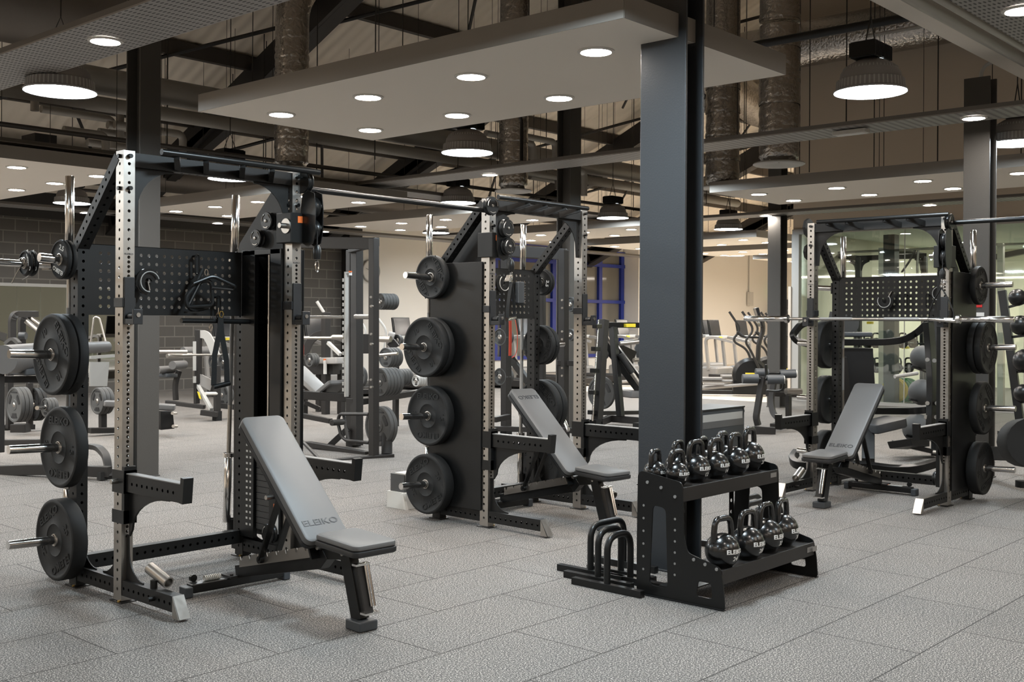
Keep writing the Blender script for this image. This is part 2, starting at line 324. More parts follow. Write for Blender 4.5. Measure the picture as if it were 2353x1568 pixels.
for i, x in enumerate((8.6, 13.8, 19, 24.2)):
    mb = MB()
    for k in range(4):
        ya = 19-k*4.2
        mb.cyl((x-2.4, ya, rz_(ya)-.3), (x+2.4, ya-4.2, rz_(ya-4.2)-.3), .035, n=6).cyl((x+1.2, ya, rz_(ya)-.3), (x-1.2, ya-3, rz_(ya-3)-.3), .03, n=6)
    struct('beam_brace', mb, 'dark')
struct('ceiling_soffit', MB().bx(5.6, 19.5, -1.5, 3.5, 3.9, 4.1), 'raft')
# steel columns
def icol(x0, x1, y0, y1, z1, ax, m='column', t=.02):
    mb = MB(); cx, cy = (x0+x1)/2, (y0+y1)/2
    if ax == 'x': mb.bx(x0, x0+t, y0, y1, 0, z1).bx(x1-t, x1, y0, y1, 0, z1).bx(x0+t, x1-t, cy-t/2, cy+t/2, 0, z1)
    else: mb.bx(x0, x1, y0, y0+t, 0, z1).bx(x0, x1, y1-t, y1, 0, z1).bx(cx-t/2, cx+t/2, y0+t, y1-t, 0, z1)
    mb.bx(x0-.01, x1+.01, y0-.01, y1+.01, 0, .012)
    return struct('column', mb, m, bev=.004)
icol(5.545, 5.75, 3.603, 3.93, 11.4, 'x'); icol(5.37, 5.586, 9.53, 9.79, 8.7, 'y', 'colgrey'); icol(11.9, 12.13, 9.6, 9.85, 8.7, 'y', 'colgrey')
icol(10.99, 11.19, 3.68, 3.93, 3.9, 'x', 'colgrey'); icol(17.6, 17.85, 9.45, 9.7, 4.25, 'x', 'colgrey')
# blue framed window in the back wall
wm = MB()
for x in (22.55, 22.9, 25.1, 27.35, 28.5): wm.bx(x-.08, x+.08, 20.84, 20.96, .4, 3.7)
for z in (.45, 2.12, 3.25, 3.66): wm.bx(22.5, 28.6, 20.82, 20.98, z-.05, z+.05)
o = struct('window_1', wm, 'blue'); g = MB().bx(22.5, 28.6, 20.93, 20.94, .4, 3.7).build('window_glass', mat('night_window_glass', (.16, .15, .13), .06), o)
# mirror on the dark wall, glazed screen of the studio
struct('trim_2', MB().bx(5, 11.3, 20.84, 20.9, 2.1, 2.16), 'lgrey')
o = MB().bx(5, 11.3, 20.87, 20.895, .3, 2.1).build('wall_mirror', 'mirror'); tag(o, 'long frameless mirror on the dark block wall behind the plate machines', 'mirror')
gw = MB().bx(19.46, 19.54, -6, 10.2, 3.2, 3.3).bx(19.46, 19.54, -6, 10.2, 0, .06).bx(19.44, 19.56, 10.05, 10.2, .06, 3.2)
for k in range(7): gw.bx(19.49, 19.51, 10.05-k*2.05-.006, 10.05-k*2.05+.006, .06, 3.2)
o = struct('window_2', gw, 'lgrey')
MB().bx(19.495, 19.505, -6, 10.05, .06, 3.2).build('window_glass', 'glass', o)
MB().bx(19.42, 19.58, 10.2, 10.26, 0, 2.2).build('window_post', 'wood', o)
# door and exit sign at the far end
o = struct('door_1', MB().bx(36.9, 36.99, 18.7, 20.2, 0, 2.35), 'column'); MB().bx(36.86, 36.9, 18.85, 18.9, 1, 1.25).build('door_handle', 'chrome', o)
o = MB().bx(36.9, 36.998, 19.75, 20.15, 2.6, 2.78).build('exit_sign', 'green'); tag(o, 'small green running man exit sign on the far end wall above the dark door', 'sign')
t = thing('wall_light', 'small white lit box hanging on the cream far wall by the corner', 'light', (35.4, 20.2, 2.35))
MB().bx(-.12, .12, -.06, .06, -.25, .25).build('housing', 'offw', t); MB().cyl((0, .06, .25), (0, .06, 1.6), .015, n=6).build('conduit', 'lgrey', t)
t = thing('wall_clock', 'round white clock with a pale rim high on the cream back wall', 'clock', (18.0, 20.88, 2.72))
MB().cyl((0, -.03, 0), (0, .0, 0), .25, n=40).build('face', 'offw', t)
MB().tube([(.27*math.cos(a*PI/20), -.03, .27*math.sin(a*PI/20)) for a in range(40)], .02, 8, True).build('rim', 'lgrey', t)
MB().beam((0, -.035, 0), (.08, -.035, .12), .012, .006).beam((0, -.035, 0), (-.17, -.035, .06), .01, .006).build('hand', 'ink', t)
# ------------------------------------------------------------------ lamps
dl = thing('downlight', 'x', 'light', (0, 0, 0))
MB().lathe([(.118, 0), (.118, -.006), (.098, -.012), (.092, 0)], n=24).build('trim_ring', 'offw', dl)
MB().lathe([(.0, -.004), (.092, -.004)], n=24).build('lens', 'lens', dl)
DLP = [False]
def downlight(x, y, z, label, group):
    if not DLP[0]: DLP[0] = True; o = dl; o.location = (x, y, z); o['label'] = label; o['group'] = group
    else: o = dup(dl, (x, y, z), None, label, group)
    return o
ORD = ('first', 'second', 'third', 'fourth')
def raft(x0, y0, where, n=4, l=4.29):
    t = thing('ceiling_raft', 'white suspended ceiling raft with recessed downlights, '+where, 'ceiling panel', (x0, y0, 3.2), 0, 'suspended ceiling rafts')
    MB().bx(0, 1.87, 0, l, 0, .02).build('soffit_board', 'raft', t)
    MB().bx(-.004, 0, 0, l, 0, .14).bx(1.87, 1.874, 0, l, 0, .14).bx(0, 1.87, -.004, 0, 0, .14).bx(0, 1.87, l, l+.004, 0, .14).bx(0, 1.87, 0, l, .12, .14).build('edge_fascia', 'fascia', t)
    for a in (.25, 1.6):
        for b in (.4, 2.1, 3.9):
            zt = rz_(y0+b)-3.2
            MB().cyl((a, b, .14), (a, b, zt), .004, n=5).build('hanger_wire', 'wire', t)
    for i, a in enumerate((.5, 1.46)):
        for k in range(n):
            downlight(x0+a, y0+.58+k*1.09, 3.2, 'round downlight in the raft '+where+', '+('near' if i == 0 else 'far')+' row, '+ORD[k]+' along', 'downlights in the rafts')
    return t
raft(5.0, 3.66, 'passing behind the column')
raft(5.0, 11.85, 'nearest the dark wall')
raft(8.86, 11.66, 'beyond the first rack')
raft(12.5, 11.5, 'above the half rack')
raft(16.0, 11.3, 'over the middle rack')
raft(19.5, 11.0, 'over the ellipticals')
raft(22.9, 10.8, 'beyond the ellipticals')
raft(26.4, 10.7, 'nearest the end wall')
raft(12.5, 3.45, 'by the glazed studio')
# perforated trays with their own downlights
def tray(x0, x1, y0, y1, where, ax, lights=()):
    t = thing('light_tray', 'grey perforated metal service tray '+where, 'tray', (x0, y0, 3.4), 0, 'perforated service trays')
    MB().bx(0, x1-x0, 0, y1-y0, 0, .012).build('perforated_base', 'perfy' if ax == 'y' else 'perfx', t)
    a = MB(); a.bx(0, .02, 0, y1-y0, .012, .05).bx(x1-x0-.02, x1-x0, 0, y1-y0, .012, .05).bx(0, x1-x0, 0, .02, .012, .05).bx(0, x1-x0, y1-y0-.02, y1-y0, .012, .05); a.build('side_lip', 'duct', t)
    for k, (x, y) in enumerate(lights): downlight(x, y, 3.398, 'round downlight under the tray '+where+', '+ORD[k], 'downlights on the trays')
tray(3.45, 3.99, -3, 19, 'crossing the upper left corner overhead', 'y', [(3.74, 7.1), (3.74, 1.2)])
tray(10.08, 10.6, -3, 19, 'passing behind the column top at mid height', 'y', [(10.38, 3.62), (10.42, 9.75)])
tray(17.3, 17.8, -3, 18, 'in front of the glazed studio', 'y', [(17.55, 6.8), (17.52, 9.7)])
tray(4.0, 17.3, 12.02, 12.55, 'running lengthwise above the middle of the hall', 'x', [])
tray(4.0, 28, 18.6, 19.1, 'running lengthwise near the back wall', 'x', [(9.6, 18.9), (12.3, 18.85), (14.9, 18.8), (19.6, 18.8)])
tray(4.5, 19.4, 1.9, 2.42, 'in the upper right corner overhead', 'x', [(7.0, 2.16), (12, 2.16)])
# high bay pendants
def pendant(x, y, label, proto=[]):
    if proto:
        return dup(proto[0], (x, y, 3.3), None, label, 'high bay pendant lamps')
    t = thing('pendant_lamp', label, 'lamp', (x, y, 3.3), 0, 'high bay pendant lamps'); proto.append(t)
    pr = [(.275, 0), (.28, .012), (.262, .02), (.255, .09), (.235, .1), (.225, .15), (.19, .2), (.13, .235), (.1, .25)]
    MB().lathe(pr, n=48).build('shade', 'shade', t)
    rb = MB()
    for i in range(48):
        a = 2*PI*i/48; c, s_ = math.cos(a), math.sin(a)
        rb.beam((.259*c, .259*s_, .022), (.253*c, .253*s_, .09), .012, .008, (c, s_, 0)); rb.beam((.229*c, .229*s_, .102), (.2*c, .2*s_, .19), .006, .008, (c, s_, 0))
    rb.build('shade_rib', 'rib', t)['kind'] = 'stuff'
    MB().lathe([(0, .006), (.27, .006)], n=40).build('diffuser', 'plens', t)
    g = MB().bx(-.15, .15, -.1, .1, .25, .38).build('driver_box', 'satin', t, bev=.01)
    fn = MB(); [fn.bx(-.155+k*.022, -.148+k*.022, -.106, .106, .26, .37) for k in range(15)]; fn.build('cooling_fin', 'satin', g)
    MB().tube([(-.09, 0, .38), (0, 0, .6), (.09, 0, .38)], .006, 5).cyl((0, 0, .6), (0, 0, 4.5), .006, n=5).build('chain', 'wire', t)
    return t
for x, y, l in ((4.12, 8.54, 'glowing ribbed high bay lamp partly hidden by the overhead tray, nearest the first rack'),
                (8.26, 3.67, 'glowing ribbed high bay lamp hanging clear beside the two foil ducts'),
                (8.48, 8.27, 'glowing ribbed high bay lamp just below the long near raft, above the middle rack'),
                (12.0, 8.0, 'glowing high bay lamp hidden behind the big black column'),
                (25.6, 12.9, 'glowing high bay lamp over the last elliptical trainer'), (23.4, 15.9, 'glowing high bay lamp over the back wall treadmills'),
                (11.54, 3.6, 'glowing ribbed high bay lamp behind the grey column by the studio'),
                (8.11, 12.16, 'glowing ribbed high bay lamp seen under the first rack crossbar'),
                (8.25, 16.69, 'glowing ribbed high bay lamp in front of the dark block wall'),
                (12.0, 11.9, 'glowing high bay lamp seen just above the middle rack pulley'),
                (15.45, 11.52, 'glowing high bay lamp seen beside the far black column'),
                (15.84, 16.33, 'glowing high bay lamp seen beside the upright barbell of the middle rack'),
                (18.7, 11.16, 'glowing high bay lamp over the elliptical trainers, nearer one'),
                (26.16, 15.43, 'glowing high bay lamp over the elliptical trainers, farther one'),
                (19.42, 15.93, 'glowing high bay lamp seen through the diagonal brace of the middle rack')):
    pendant(x, y, l)
# studio downlights behind the glass
for k, (x, y) in enumerate(((21, 8.6), (21, 6), (21, 3.4), (24, 8.6), (24, 6), (24, 3.4))):
    downlight(x, y, 3.25, 'round downlight in the flat studio ceiling, '+('near' if x < 22 else 'far')+' row, '+ORD[k % 3]+' from the corner', 'studio downlights')
# ------------------------------------------------------------------ ducts and pipes
def foil_duct(x, y, r, label, path=None, ringed=True):
    t = thing('foil_duct', label, 'duct', (x, y, 3.3), 0, 'foil wrapped vertical ducts')
    mb = MB(); z = .08; prof = [(r*.86, .03), (r*.92, .06)]
    rnd = random.Random(int(x*100))
    while z < 1.6:
        prof += [(r*(1+rnd.uniform(-.03, .03)), z)]; z += .045
    mb.lathe(prof, n=40)
    pts = path or [(0, 0, 1.6), (0, 0, 7)]
    fp = fillet(pts, .5, 6); out = []
    for a, b in zip(fp, fp[1:]):
        k = max(1, int((b-a).length/.12)); out += [a+(b-a)*(j/k) for j in range(k)]
    mb.tube(out+[fp[-1]], r, 32)
    mb.build('foil_sleeve', 'foil', t, flat=False, sharp=60)
    for k in range(6): MB().lathe([(r*1.015, 0), (r*1.035, .02), (r*1.035, .04), (r*1.015, .06)], (0, 0, .35+k*.32*(1 if not path else .6)), n=40).build('joint_band', 'foil', t)
    if ringed: MB().lathe([(r*.75, .03), (r*1.25, .015), (r*1.3, .0), (r*1.2, -.012), (r*.7, .0), (.01, .02)], n=40).build('diffuser_ring', 'lgrey', t)
foil_duct(8.06, 10.8, .2, 'crinkled foil duct bending behind the near raft above the first rack', [(0, 0, 1.55), (0, 0, 2.0), (.62, -.1, 2.9), (.8, -.2, 6)])
foil_duct(11.39, 10.21, .2, 'crinkled foil duct coming down above the middle rack')
foil_duct(12.86, 7.77, .225, 'crinkled foil duct with white ring, the one touching the black column edge')
foil_duct(11.35, 6.12, .225, 'crinkled foil duct with white ring, the larger one right of the black column')
def pipe(name, label, pts, r, m, n=16, cat='pipe', fr=.3):
    o = MB().tube(fillet(pts, fr), r, n).build(name, m); tag(o, label, cat); return o
pipe('insulated_pipe', 'fat grey lagged pipe running behind the left column and the near raft', [(2, 13, 4.45), (22, 13, 4.5)], .17, 'insul', 24)
pipe('insulated_pipe', 'slimmer grey lagged pipe right under the fat one behind the left column', [(2, 12.9, 4.14), (22, 12.9, 4.2)], .09, 'insul', 20)
pipe('spiral_duct', 'brown spiral duct seen under the crossbar of the first rack', [(2, 19, 4.2), (19, 19, 4.2)], .28, 'spiral', 28, 'duct')
pipe('spiral_duct', 'dark spiral duct above the tray in the upper left corner', [(1, 11.6, 4.8), (6.0, 11.6, 4.8), (6.0, 11.6, 7.5)], .42, 'spiral', 32, 'duct')
pipe('foil_quilt_duct', 'thick quilted foil duct high on the beige upper wall behind the lamp', [(18.9, 2, 6.7), (18.9, 12, 6.7), (24, 13.5, 6.7)], .42, 'foil', 32, 'duct', 1.2)
pipe('sprinkler_pipe', 'thin dark pipe running lengthwise just above the first rack', [(2, 12, 3.58), (19, 12, 3.6)], .028, 'darkb', 8)
pipe('sprinkler_pipe', 'thin dark pipe running lengthwise under the dark wall eaves', [(2, 17.5, 3.62), (19, 17.5, 3.64)], .028, 'darkb', 8)
pipe('drain_pipe', 'black pipe crossing behind the lamp towards the upper right tray', [(9.55, 1.6, 4.2), (9.55, 6.6, 4.2)], .04, 'satin', 12)
pipe('silver_pipe', 'round galvanised pipe along the upper right soffit, with a bracket', [(4, 2.95, 3.7), (19, 2.95, 3.7)], .06, 'steelp', 16)
pipe('silver_pipe', 'thinner galvanised pipe hugging the upper right tray', [(4, 2.7, 3.6), (19, 2.7, 3.6)], .035, 'steelp', 12)
pipe('conduit', 'thin grey conduit bending down to the tray near the beige wall, outer loop', [(12.5, 5.6, 4.9), (12.5, 3.6, 4.9), (12.5, 3.6, 3.5)], .022, 'lgrey', 8, 'pipe', .15)
pipe('conduit', 'thin grey conduit bending down to the tray near the beige wall, inner loop', [(12.4, 1.9, 4.35), (12.4, 4.25, 4.35), (12.4, 4.25, 3.5)], .022, 'lgrey', 8, 'pipe', .15)
pipe('conduit', 'thin dark conduit bent down onto the tray above the middle rack', [(8.4, 9.6, 4.1), (10.3, 9.1, 4.1), (10.3, 9.1, 3.5)], .022, 'satin', 8, 'pipe', .15)
t = thing('pipe_cluster', 'cluster of grey lagged pipe bends hanging below the left high bay lamp', 'pipes', (6.9, 14.8, 4.1))
rnd = random.Random(5)
for k in range(9):
    a = (rnd.uniform(-1.2, .9), rnd.uniform(-.6, .6), rnd.uniform(-.25, .45)); l = rnd.uniform(.4, 1.1)
    MB().tube(fillet([a, (a[0]+l, a[1], a[2]), (a[0]+l, a[1], a[2]-rnd.uniform(.2, .5))], .1), .055, 14).build('pipe_bend', 'insul', t)
MB().bx(-.2, .1, -.2, .2, -.28, -.12).build('valve_box', 'dark', t)
t = thing('pipe_cluster', 'cluster of pale lagged pipe bends beside the far black column', 'pipes', (13.2, 11.4, 4.1))
for k in range(7):
    a = (rnd.uniform(-1.2, .9), rnd.uniform(-.6, .6), rnd.uniform(-.25, .35)); l = rnd.uniform(.4, 1.1)
    MB().tube(fillet([a, (a[0]+l, a[1], a[2]), (a[0]+l, a[1], a[2]-rnd.uniform(.2, .4))], .1), .05, 12).build('pipe_bend', 'insul', t)
hw = None
rnd = random.Random(11)
for k in range(70):
    x = rnd.uniform(7.5, 26); y = rnd.uniform(9.5, 17) if x < 19 else rnd.uniform(11, 18); zb = rnd.uniform(3.35, 4.2)
    if k % 6 == 0: x = rnd.uniform(11, 18.5); y = rnd.uniform(4.5, 9)
    o = MB().cyl((0, 0, 0), (0, 0, rz_(y)-zb), rnd.choice((.004, .006, .009)), n=5).build('hanger_rod', 'wire'); o.location = (x, y, zb)
    tag(o, 'thin dark hanger rod dropping from the roof sheeting between the rafts', 'rod', 'hanger rods below the roof')
t = thing('emergency_light', 'flat white emergency light clipped under the tray in front of the beige wall', 'light', (10.25, 4.75, 3.37))
MB().bx(-.06, .06, -.17, .17, -.02, .02).build('housing', 'offw', t, bev=.005); MB().bx(-.045, .045, -.15, .15, -.024, -.02).build('diffuser', 'white', t)
t = thing('brand_sticker', 'red and white sticker on the grey column behind the right rack plates', 'sticker', (10.985, 3.81, 1.66))
MB().bx(-.004, 0, -.07, .05, .0, .12).build('red_block', 'redp', t); MB().bx(-.004, 0, -.09, .05, -.12, -.05).build('white_block', 'white', t)
# ------------------------------------------------------------------ weight plates
PLATE = {}
def make_plate(kind, label, group, mats=None):
    # axis along local X, face towards -X; origin at the centre of the outer face
    R, T, hub, txt = dict(k25=(.11, .028, .03, ('2.5', 'white', 'ELs')), k125=(.075, .025, .028, (None, 'white', 'ELs')), k5=(.165, .05, .06, ('5', 'rubber', 'ELp')), k10=(.225, .055, .085, ('10', 'rubber', 'ELp')),
                          k15=(.225, .07, .085, ('15', 'rubber', 'ELp')), k20=(.225, .09, .085, ('20', 'rubber', 'ELp')), k25b=(.225, .09, .085, ('20', 'rubber', 'ELp')))[kind]
    body = mats or 'rubber'
    t = thing('weight_plate', label, 'weight plate', (0, 0, 0), 0, group)
    rim = R*.9
    pr = [(.026, .006), (hub, .006), (hub+.004, .003), (hub+.008, .006), (rim-.008, .007), (rim, .001), (R-.012, 0), (R-.003, .004), (R, .012), (R, T-.012), (R-.004, T-.003), (R-.012, T), (rim, T-.001), (rim-.008, T-.007), (hub, T-.006), (.026, T-.006)]
    MB().lathe(pr, (0, 0, 0), (1, 0, 0), 56).build('plate_body', body, t, sharp=40)
    MB().lathe([(.026, .006), (.03, -.001), (.034, .0), (.036, .007)], (0, 0, 0), (1, 0, 0), 28).build('steel_hub', 'steel', t)
    mb = MB(); rr = (rim+hub)/2; c, col, k = txt
    def put(key, a, d=.0055):
        # text reads clockwise around the face when seen from -X
        r_ = Vector((0, math.cos(a), math.sin(a))); x = Vector((0, -r_.z, r_.y))*-1
        x = r_.cross(Vector((-1, 0, 0)))
        mb.text(key, TM(r_*rr + Vector((-.0005+d, 0, 0)), x, r_))
    if kind in ('k25', 'k125'):
        put('ELs', PI*.9, .006)
        if c: put('2.5', -PI*.1, .006)
    else:
        put('ELp', .25*PI); put('ELp', 1.25*PI); put(c, .75*PI); put(c, 1.75*PI)
    mb.build('lettering', 'white' if col == 'white' else body, t)
    return t
def plate(kind, x, y, z, label, side=-1, ax='x', rot=0, group='bumper plates on the racks'):
    # side -1: face looks to -X (or -Y when ax='y')
    if kind not in PLATE: PLATE[kind] = o = make_plate(kind, label, group)
    else: o = dup(PLATE[kind], None, None, label, group)
    yaw = {('x', -1): 0, ('x', 1): PI, ('y', -1): PI/2, ('y', 1): -PI/2}[(ax, side)]
    o.rotation_mode = 'XYZ'; o.rotation_euler = (rot, 0, yaw); o.location = (x, y, z); return o
# ------------------------------------------------------------------ power rack
def rack(label, loc, rz, W, mir, hi=.08, ho=.0, bar=True):
    t = thing('power_rack', label, 'power rack', loc, rz, 'cable power racks'); mi = W if mir else None
    def B(mb, n, m, par=t, **k): return mb.build(n, m, par, mir=mi, **k)
    sp = [.06+.05*k for k in range(46)]
    fr = [.34+.025*k for k in range(60)] + [1.86+.05*k for k in range(10)]
    for x in (0, W-.065):    # polished front uprights
        B(MB().tubeperf((x+.0325, .04, .01), (x+.0325, .04, 2.39), .065, .08, fr, sp, upv=(0, 1, 0)), 'front_upright', 'steel')
    for x in (0, W-.065):
        B(MB().tubeperf((x+.0325, .535, .01), (x+.0325, .535, 1.92), .065, .08, [.06+.05*k for k in range(37)], [.06+.05*k for k in range(37)], upv=(0, 1, 0)), 'rear_upright', 'black')
    L_ = math.hypot(.42, .47)
    for x in (.0325, W-.0325):
        B(MB().tubeperf((x, .555, 1.87), (x, .07, 2.36), .06, .07, [.08+.05*k for k in range(11)], [.08+.05*k for k in range(11)], upv=(1, 0, 0)), 'diagonal_brace', 'black')
    # front crossbar, curved gussets
    B(MB().tubeperf((.066, .04, 2.345), (W-.066, .04, 2.345), .06, .075, [.05+.05*k for k in range(int((W-.2)/.05))], []), 'top_crossbar', 'black')
    def gusset(x, s):
        a = [(0, 0), (.2, 0)] + [(.2-.2*math.sin(i*PI/16), -.2+.2*math.cos(i*PI/16)) for i in range(9)][::1] + [(0, -.22)]
        pts = [(0, 0), (.24, 0), (.24, -.012)] + [(.028+.21*math.cos(PI/2+0)-0 + .0, 0)]*0
        pts = [(0, 0), (.25, 0), (.25, -.01)] + [(.25-.215*math.sin(i*PI/16), -.225+.215*math.cos(i*PI/16)) for i in range(9)] + [(.028, -.3), (0, -.3)]
        T = Matrix(((s, 0, 0, x), (0, 0, 1, .04), (0, 1, 0, 2.308), (0, 0, 0, 1)))
        n = len(pts); mb = MB(); mb.prism(pts, .006, T)
        arc = [(T @ Vector((px, py, 0))) for px, py in pts[2:-1]]
        mb.tube(arc, .03, h=.003); return mb
    B(gusset(.066, 1), 'curved_gusset', 'black'); B(gusset(W-.066, -1), 'curved_gusset', 'black')
    for x in (.0325, W-.0325):
        for z in (2.36, 2.19): B(MB().cyl((x, -.02, z), (x, 0, z), .012, n=6), 'bolt', 'satin'); B(MB().cyl((x-.045, .04, z), (x-.03, .04, z), .012, n=6), 'bolt', 'satin')
    # pull-up bar on its brackets
    if bar:
        B(MB().cyl((.15, -.12, 2.385), (W+.04, -.12, 2.385), .0175, n=20), 'pull_up_bar', 'satin')
        for x in (.24, .42, W-.5, W-.3): B(MB().beam((x+.09, .02, 2.33), (x, -.12, 2.375), .03, .045), 'bar_bracket', 'black')
    # base
    for x in (.0325, W-.0325):
        s = MB().tubeperf((x, -.5, .08), (x, .86 if x < .5 else .62, .08), .058, .08, [], [.03+.05*k for k in range(26)] if x < .5 else [.03+.05*k for k in range(21)])
        B(s, 'base_rail', 'black')
        fc = MB().add([(x-.033, -.5, .12), (x+.033, -.5, .12), (x+.033, -.56, .012), (x-.033, -.56, .012), (x-.033, -.5, .012), (x+.033, -.5, .012)], [[0, 3, 2, 1], [0, 4, 3], [1, 2, 5], [3, 4, 5, 2]])
        fc.add([(x-.03, -.501, .121), (x+.03, -.501, .121), (x+.03, -.563, .014), (x-.03, -.563, .014)], [[0, 3, 2, 1]])
        B(fc, 'foot_cap', 'steel')
        for y0, s_ in ((0, -1), (.495, -1), (.08, 1)):
            pts = [(0, 0), (.17, 0), (.17, .008)] + [(.17-.145*math.sin(i*PI/16), .155-.147*math.cos(i*PI/16)) for i in range(9)] + [(.022, .24), (0, .24)]
            T = Matrix(((0, 0, 1, x), (s_, 0, 0, y0), (0, 1, 0, .12), (0, 0, 0, 1)))
            g = MB().prism(pts, .006, T); g.tube([T @ Vector((a, b, 0)) for a, b in pts[2:-1]], .026, h=.003)
            B(g, 'base_gusset', 'black')
        for ya in (-.02, .48): B(MB().bx(x-.045, x+.045, ya, ya+.12, 0, .006), 'floor_plate', 'char'); B(MB().cyl((x-.04, ya+.03, .006), (x-.04, ya+.03, .014), .008, n=6), 'anchor_bolt', 'brass')
    B(MB().tubeperf((.066, .535, .13), (W-.066, .535, .13), .06, .08, [], [.06+.05*k for k in range(int((W-.2)/.05))]), 'rear_crossmember', 'black')
    # landmine sleeve on the plain side foot
    lm = MB().lathe([(.024, .16), (.024, 0), (.0315, 0), (.0315, .16), (.024, .16)], (.075, -.34, .15), (-.12, .9, .35), 24)
    l_ = B(lm, 'landmine_sleeve', 'steel'); B(MB().cyl((.0325, -.27, .12), (.0325, -.27, .16), .018).cyl((-.03, -.32, .08), (.1, -.32, .08), .012), 'landmine_pivot', 'black')
    # perforated board
    x0, x1, z0, z1 = .067, W-max(hi, .066), 1.52, 1.92; nx = int((x1-x0-.1)/.05)
    pb = MB(); xs = [.07+.05*k for k in range(nx)]
    for j in range(7):
        z = z0+.05+.05*j
        pb.holes((x0, .5, z), (0, 0, 1), .05, (1, 0, 0), 0, x1-x0, xs, .0105, .025, (0, 1, 0), .004)
    pb.bx(x0, x1, .5, .503, z0, z0+.025).bx(x0, x1, .5, .503, z1-.025, z1).bx(x0, x1, .5, .52, z1-.003, z1)
    B(pb, 'peg_board', 'black')
    # cable tower housing with weight stack
    hx = W-hi; HO = W+ho
    h = MB().bx(hx, HO, .085, .089, .14, 1.93).bx(hx, HO, .1, .49, 1.9, 1.93).bx(HO+.001, HO+.009, .082 if ho > .02 else .06, .6, .12, 1.93).bx(hx, hx+.03, .36, .5, .14, 1.93).bx(hx, hx+.012, .09, .2, .14, 1.93).bx(W-.064, HO, .577, .6, .14, 1.93)
    B(h, 'tower_housing', 'satin', bev=.002)
    ws = MB()
    for k in range(18): ws.bx(hx+.015, HO-.01, .2, .35, .2+k*.038, .235+k*.038)
    B(ws, 'weight_stack', 'stack')
    B(MB().cyl((hx+.03, .25, .14), (hx+.03, .25, 1.9), .009).cyl((HO-.03, .25, .14), (HO-.03, .25, 1.9), .009), 'guide_rod', 'chrome')
    lb = MB()
    for k in range(17): lb.bx(hx-.001, hx, .385, .4, .215+k*.038, .228+k*.038).bx(hx-.001, hx, .42, .438, .215+k*.038, .228+k*.038)
    B(lb, 'number_strip', 'offw')
    B(MB().bx(hx-.003, hx-.001, .10, .145, .2, .38), 'warning_label', 'white'); B(MB().bx(hx-.005, hx-.003, .10, .145, .355, .38), 'label_band', 'orange')
    B(MB().cyl((hx-.05, .16, .42), (hx, .16, .42), .014), 'selector_pin', 'steel')
    # triangular pulley plate and pulleys
    T = Matrix(((0, 0, 1, hx+.01), (1, 0, 0, 0), (0, 1, 0, 0), (0, 0, 0, 1)))
    B(MB().prism([(.08, 1.9), (.56, 1.9), (.53, 1.98), (.1, 2.37), (.08, 2.37)], .008, T), 'pulley_plate', 'black')
    def pulley(c, d, r=.055, th=.02, par=t):
        c = Vector(c); d = Vector(d)
        o = B(MB().lathe([(.0, -th), (r*.95, -th), (r, -th*.7), (r*.88, -.003), (r*.88, .003), (r, th*.7), (r*.95, th), (0, th)], c, d, 32), 'pulley', 'satin', par)
        a = MB()
        for q in range(3): a.tube([c + d*(th+.001)*(1 if True else 1) + frame(d)[0]*(r*.75*math.cos(q*2.09+i*.16)) + frame(d)[1]*(r*.75*math.sin(q*2.09+i*.16)) for i in range(8)], .0035, 5)
        a.lathe([(0, th+.008), (.009, th+.007), (.011, th)], c, d, 10)
        B(a, 'spoke_arc', 'steel', o)
    pulley((hx-.02, .19, 2.1), (-1, 0, 0)); pulley((hx-.02, .3, 2.0), (-1, 0, 0)); pulley((hx-.02, .16, .2), (-1, 0, 0), .06)
    # adjustable trolley on the cable side front upright
    tx = W-.0325
    B(MB().bx(W-.11, W+.02, -.045, .1, 1.96, 2.14), 'trolley', 'black', bev=.004)
    B(MB().cyl((W-.16, .0, 2.06), (W-.11, .0, 2.06), .016).lathe([(0, 0), (.045, 0), (.045, .006), (0, .006)], (W-.116, .0, 2.06), (1, 0, 0), 28), 'adjust_knob', 'steel')
    B(MB().bx(W-.06, W-.02, -.048, -.045, 2.08, 2.12), 'trolley_label', 'orange')
    q = W-.07 if mir else W+.005
    pd = (0, -1, 0) if mir else (1, 0, 0)
    pulley((q, -.1, 2.17), pd, .066, .02); pulley((q+(-.02 if mir else 0), -.1, 2.04), pd, .062, .02)
    pulley((W+.01, -.02, 2.33), pd, .068, .02)
    pc = [(-.075, 0), (-.06, .09), (0, .11), (.06, .09), (.075, 0), (.07, -.14), (.05, -.2), (0, -.22), (-.05, -.2), (-.07, -.14)]
    for e in (-.028, .028):
        T = Matrix(((1, 0, 0, q), (0, 0, 1, -.1+e), (0, 1, 0, 2.16), (0, 0, 0, 1))) if mir else Matrix(((0, 0, 1, q+e), (1, 0, 0, -.1), (0, 1, 0, 2.16), (0, 0, 0, 1)))
        if not (mir and e < 0): B(MB().prism([(a*.95, b*1.02) for a, b in pc], .005, T), 'pulley_cheek', 'satin')
    B(MB().cyl((q, -.15, 2.03), (q, -.15, 1.93), .004, n=6), 'cable', 'cable')
    B(MB().lathe([(.0, .0), (.02, .0), (.024, .03), (.024, .06), (.012, .085), (0, .09)], (q, -.15, 1.86), (0, 0, 1), 18), 'cable_stop', 'satin')
    B(MB().tube([(q+.012*math.sin(a*PI/8), -.15, 1.82+.035*math.cos(a*PI/8)) for a in range(16)], .004, 6, True), 'carabiner', 'chrome')
    for x in (.0325, W-.0325): MB().text('ELt', TM((x, -.0006, 1.842), (1, 0, 0), (0, 0, 1))).build('upright_lettering', 'ink', t)
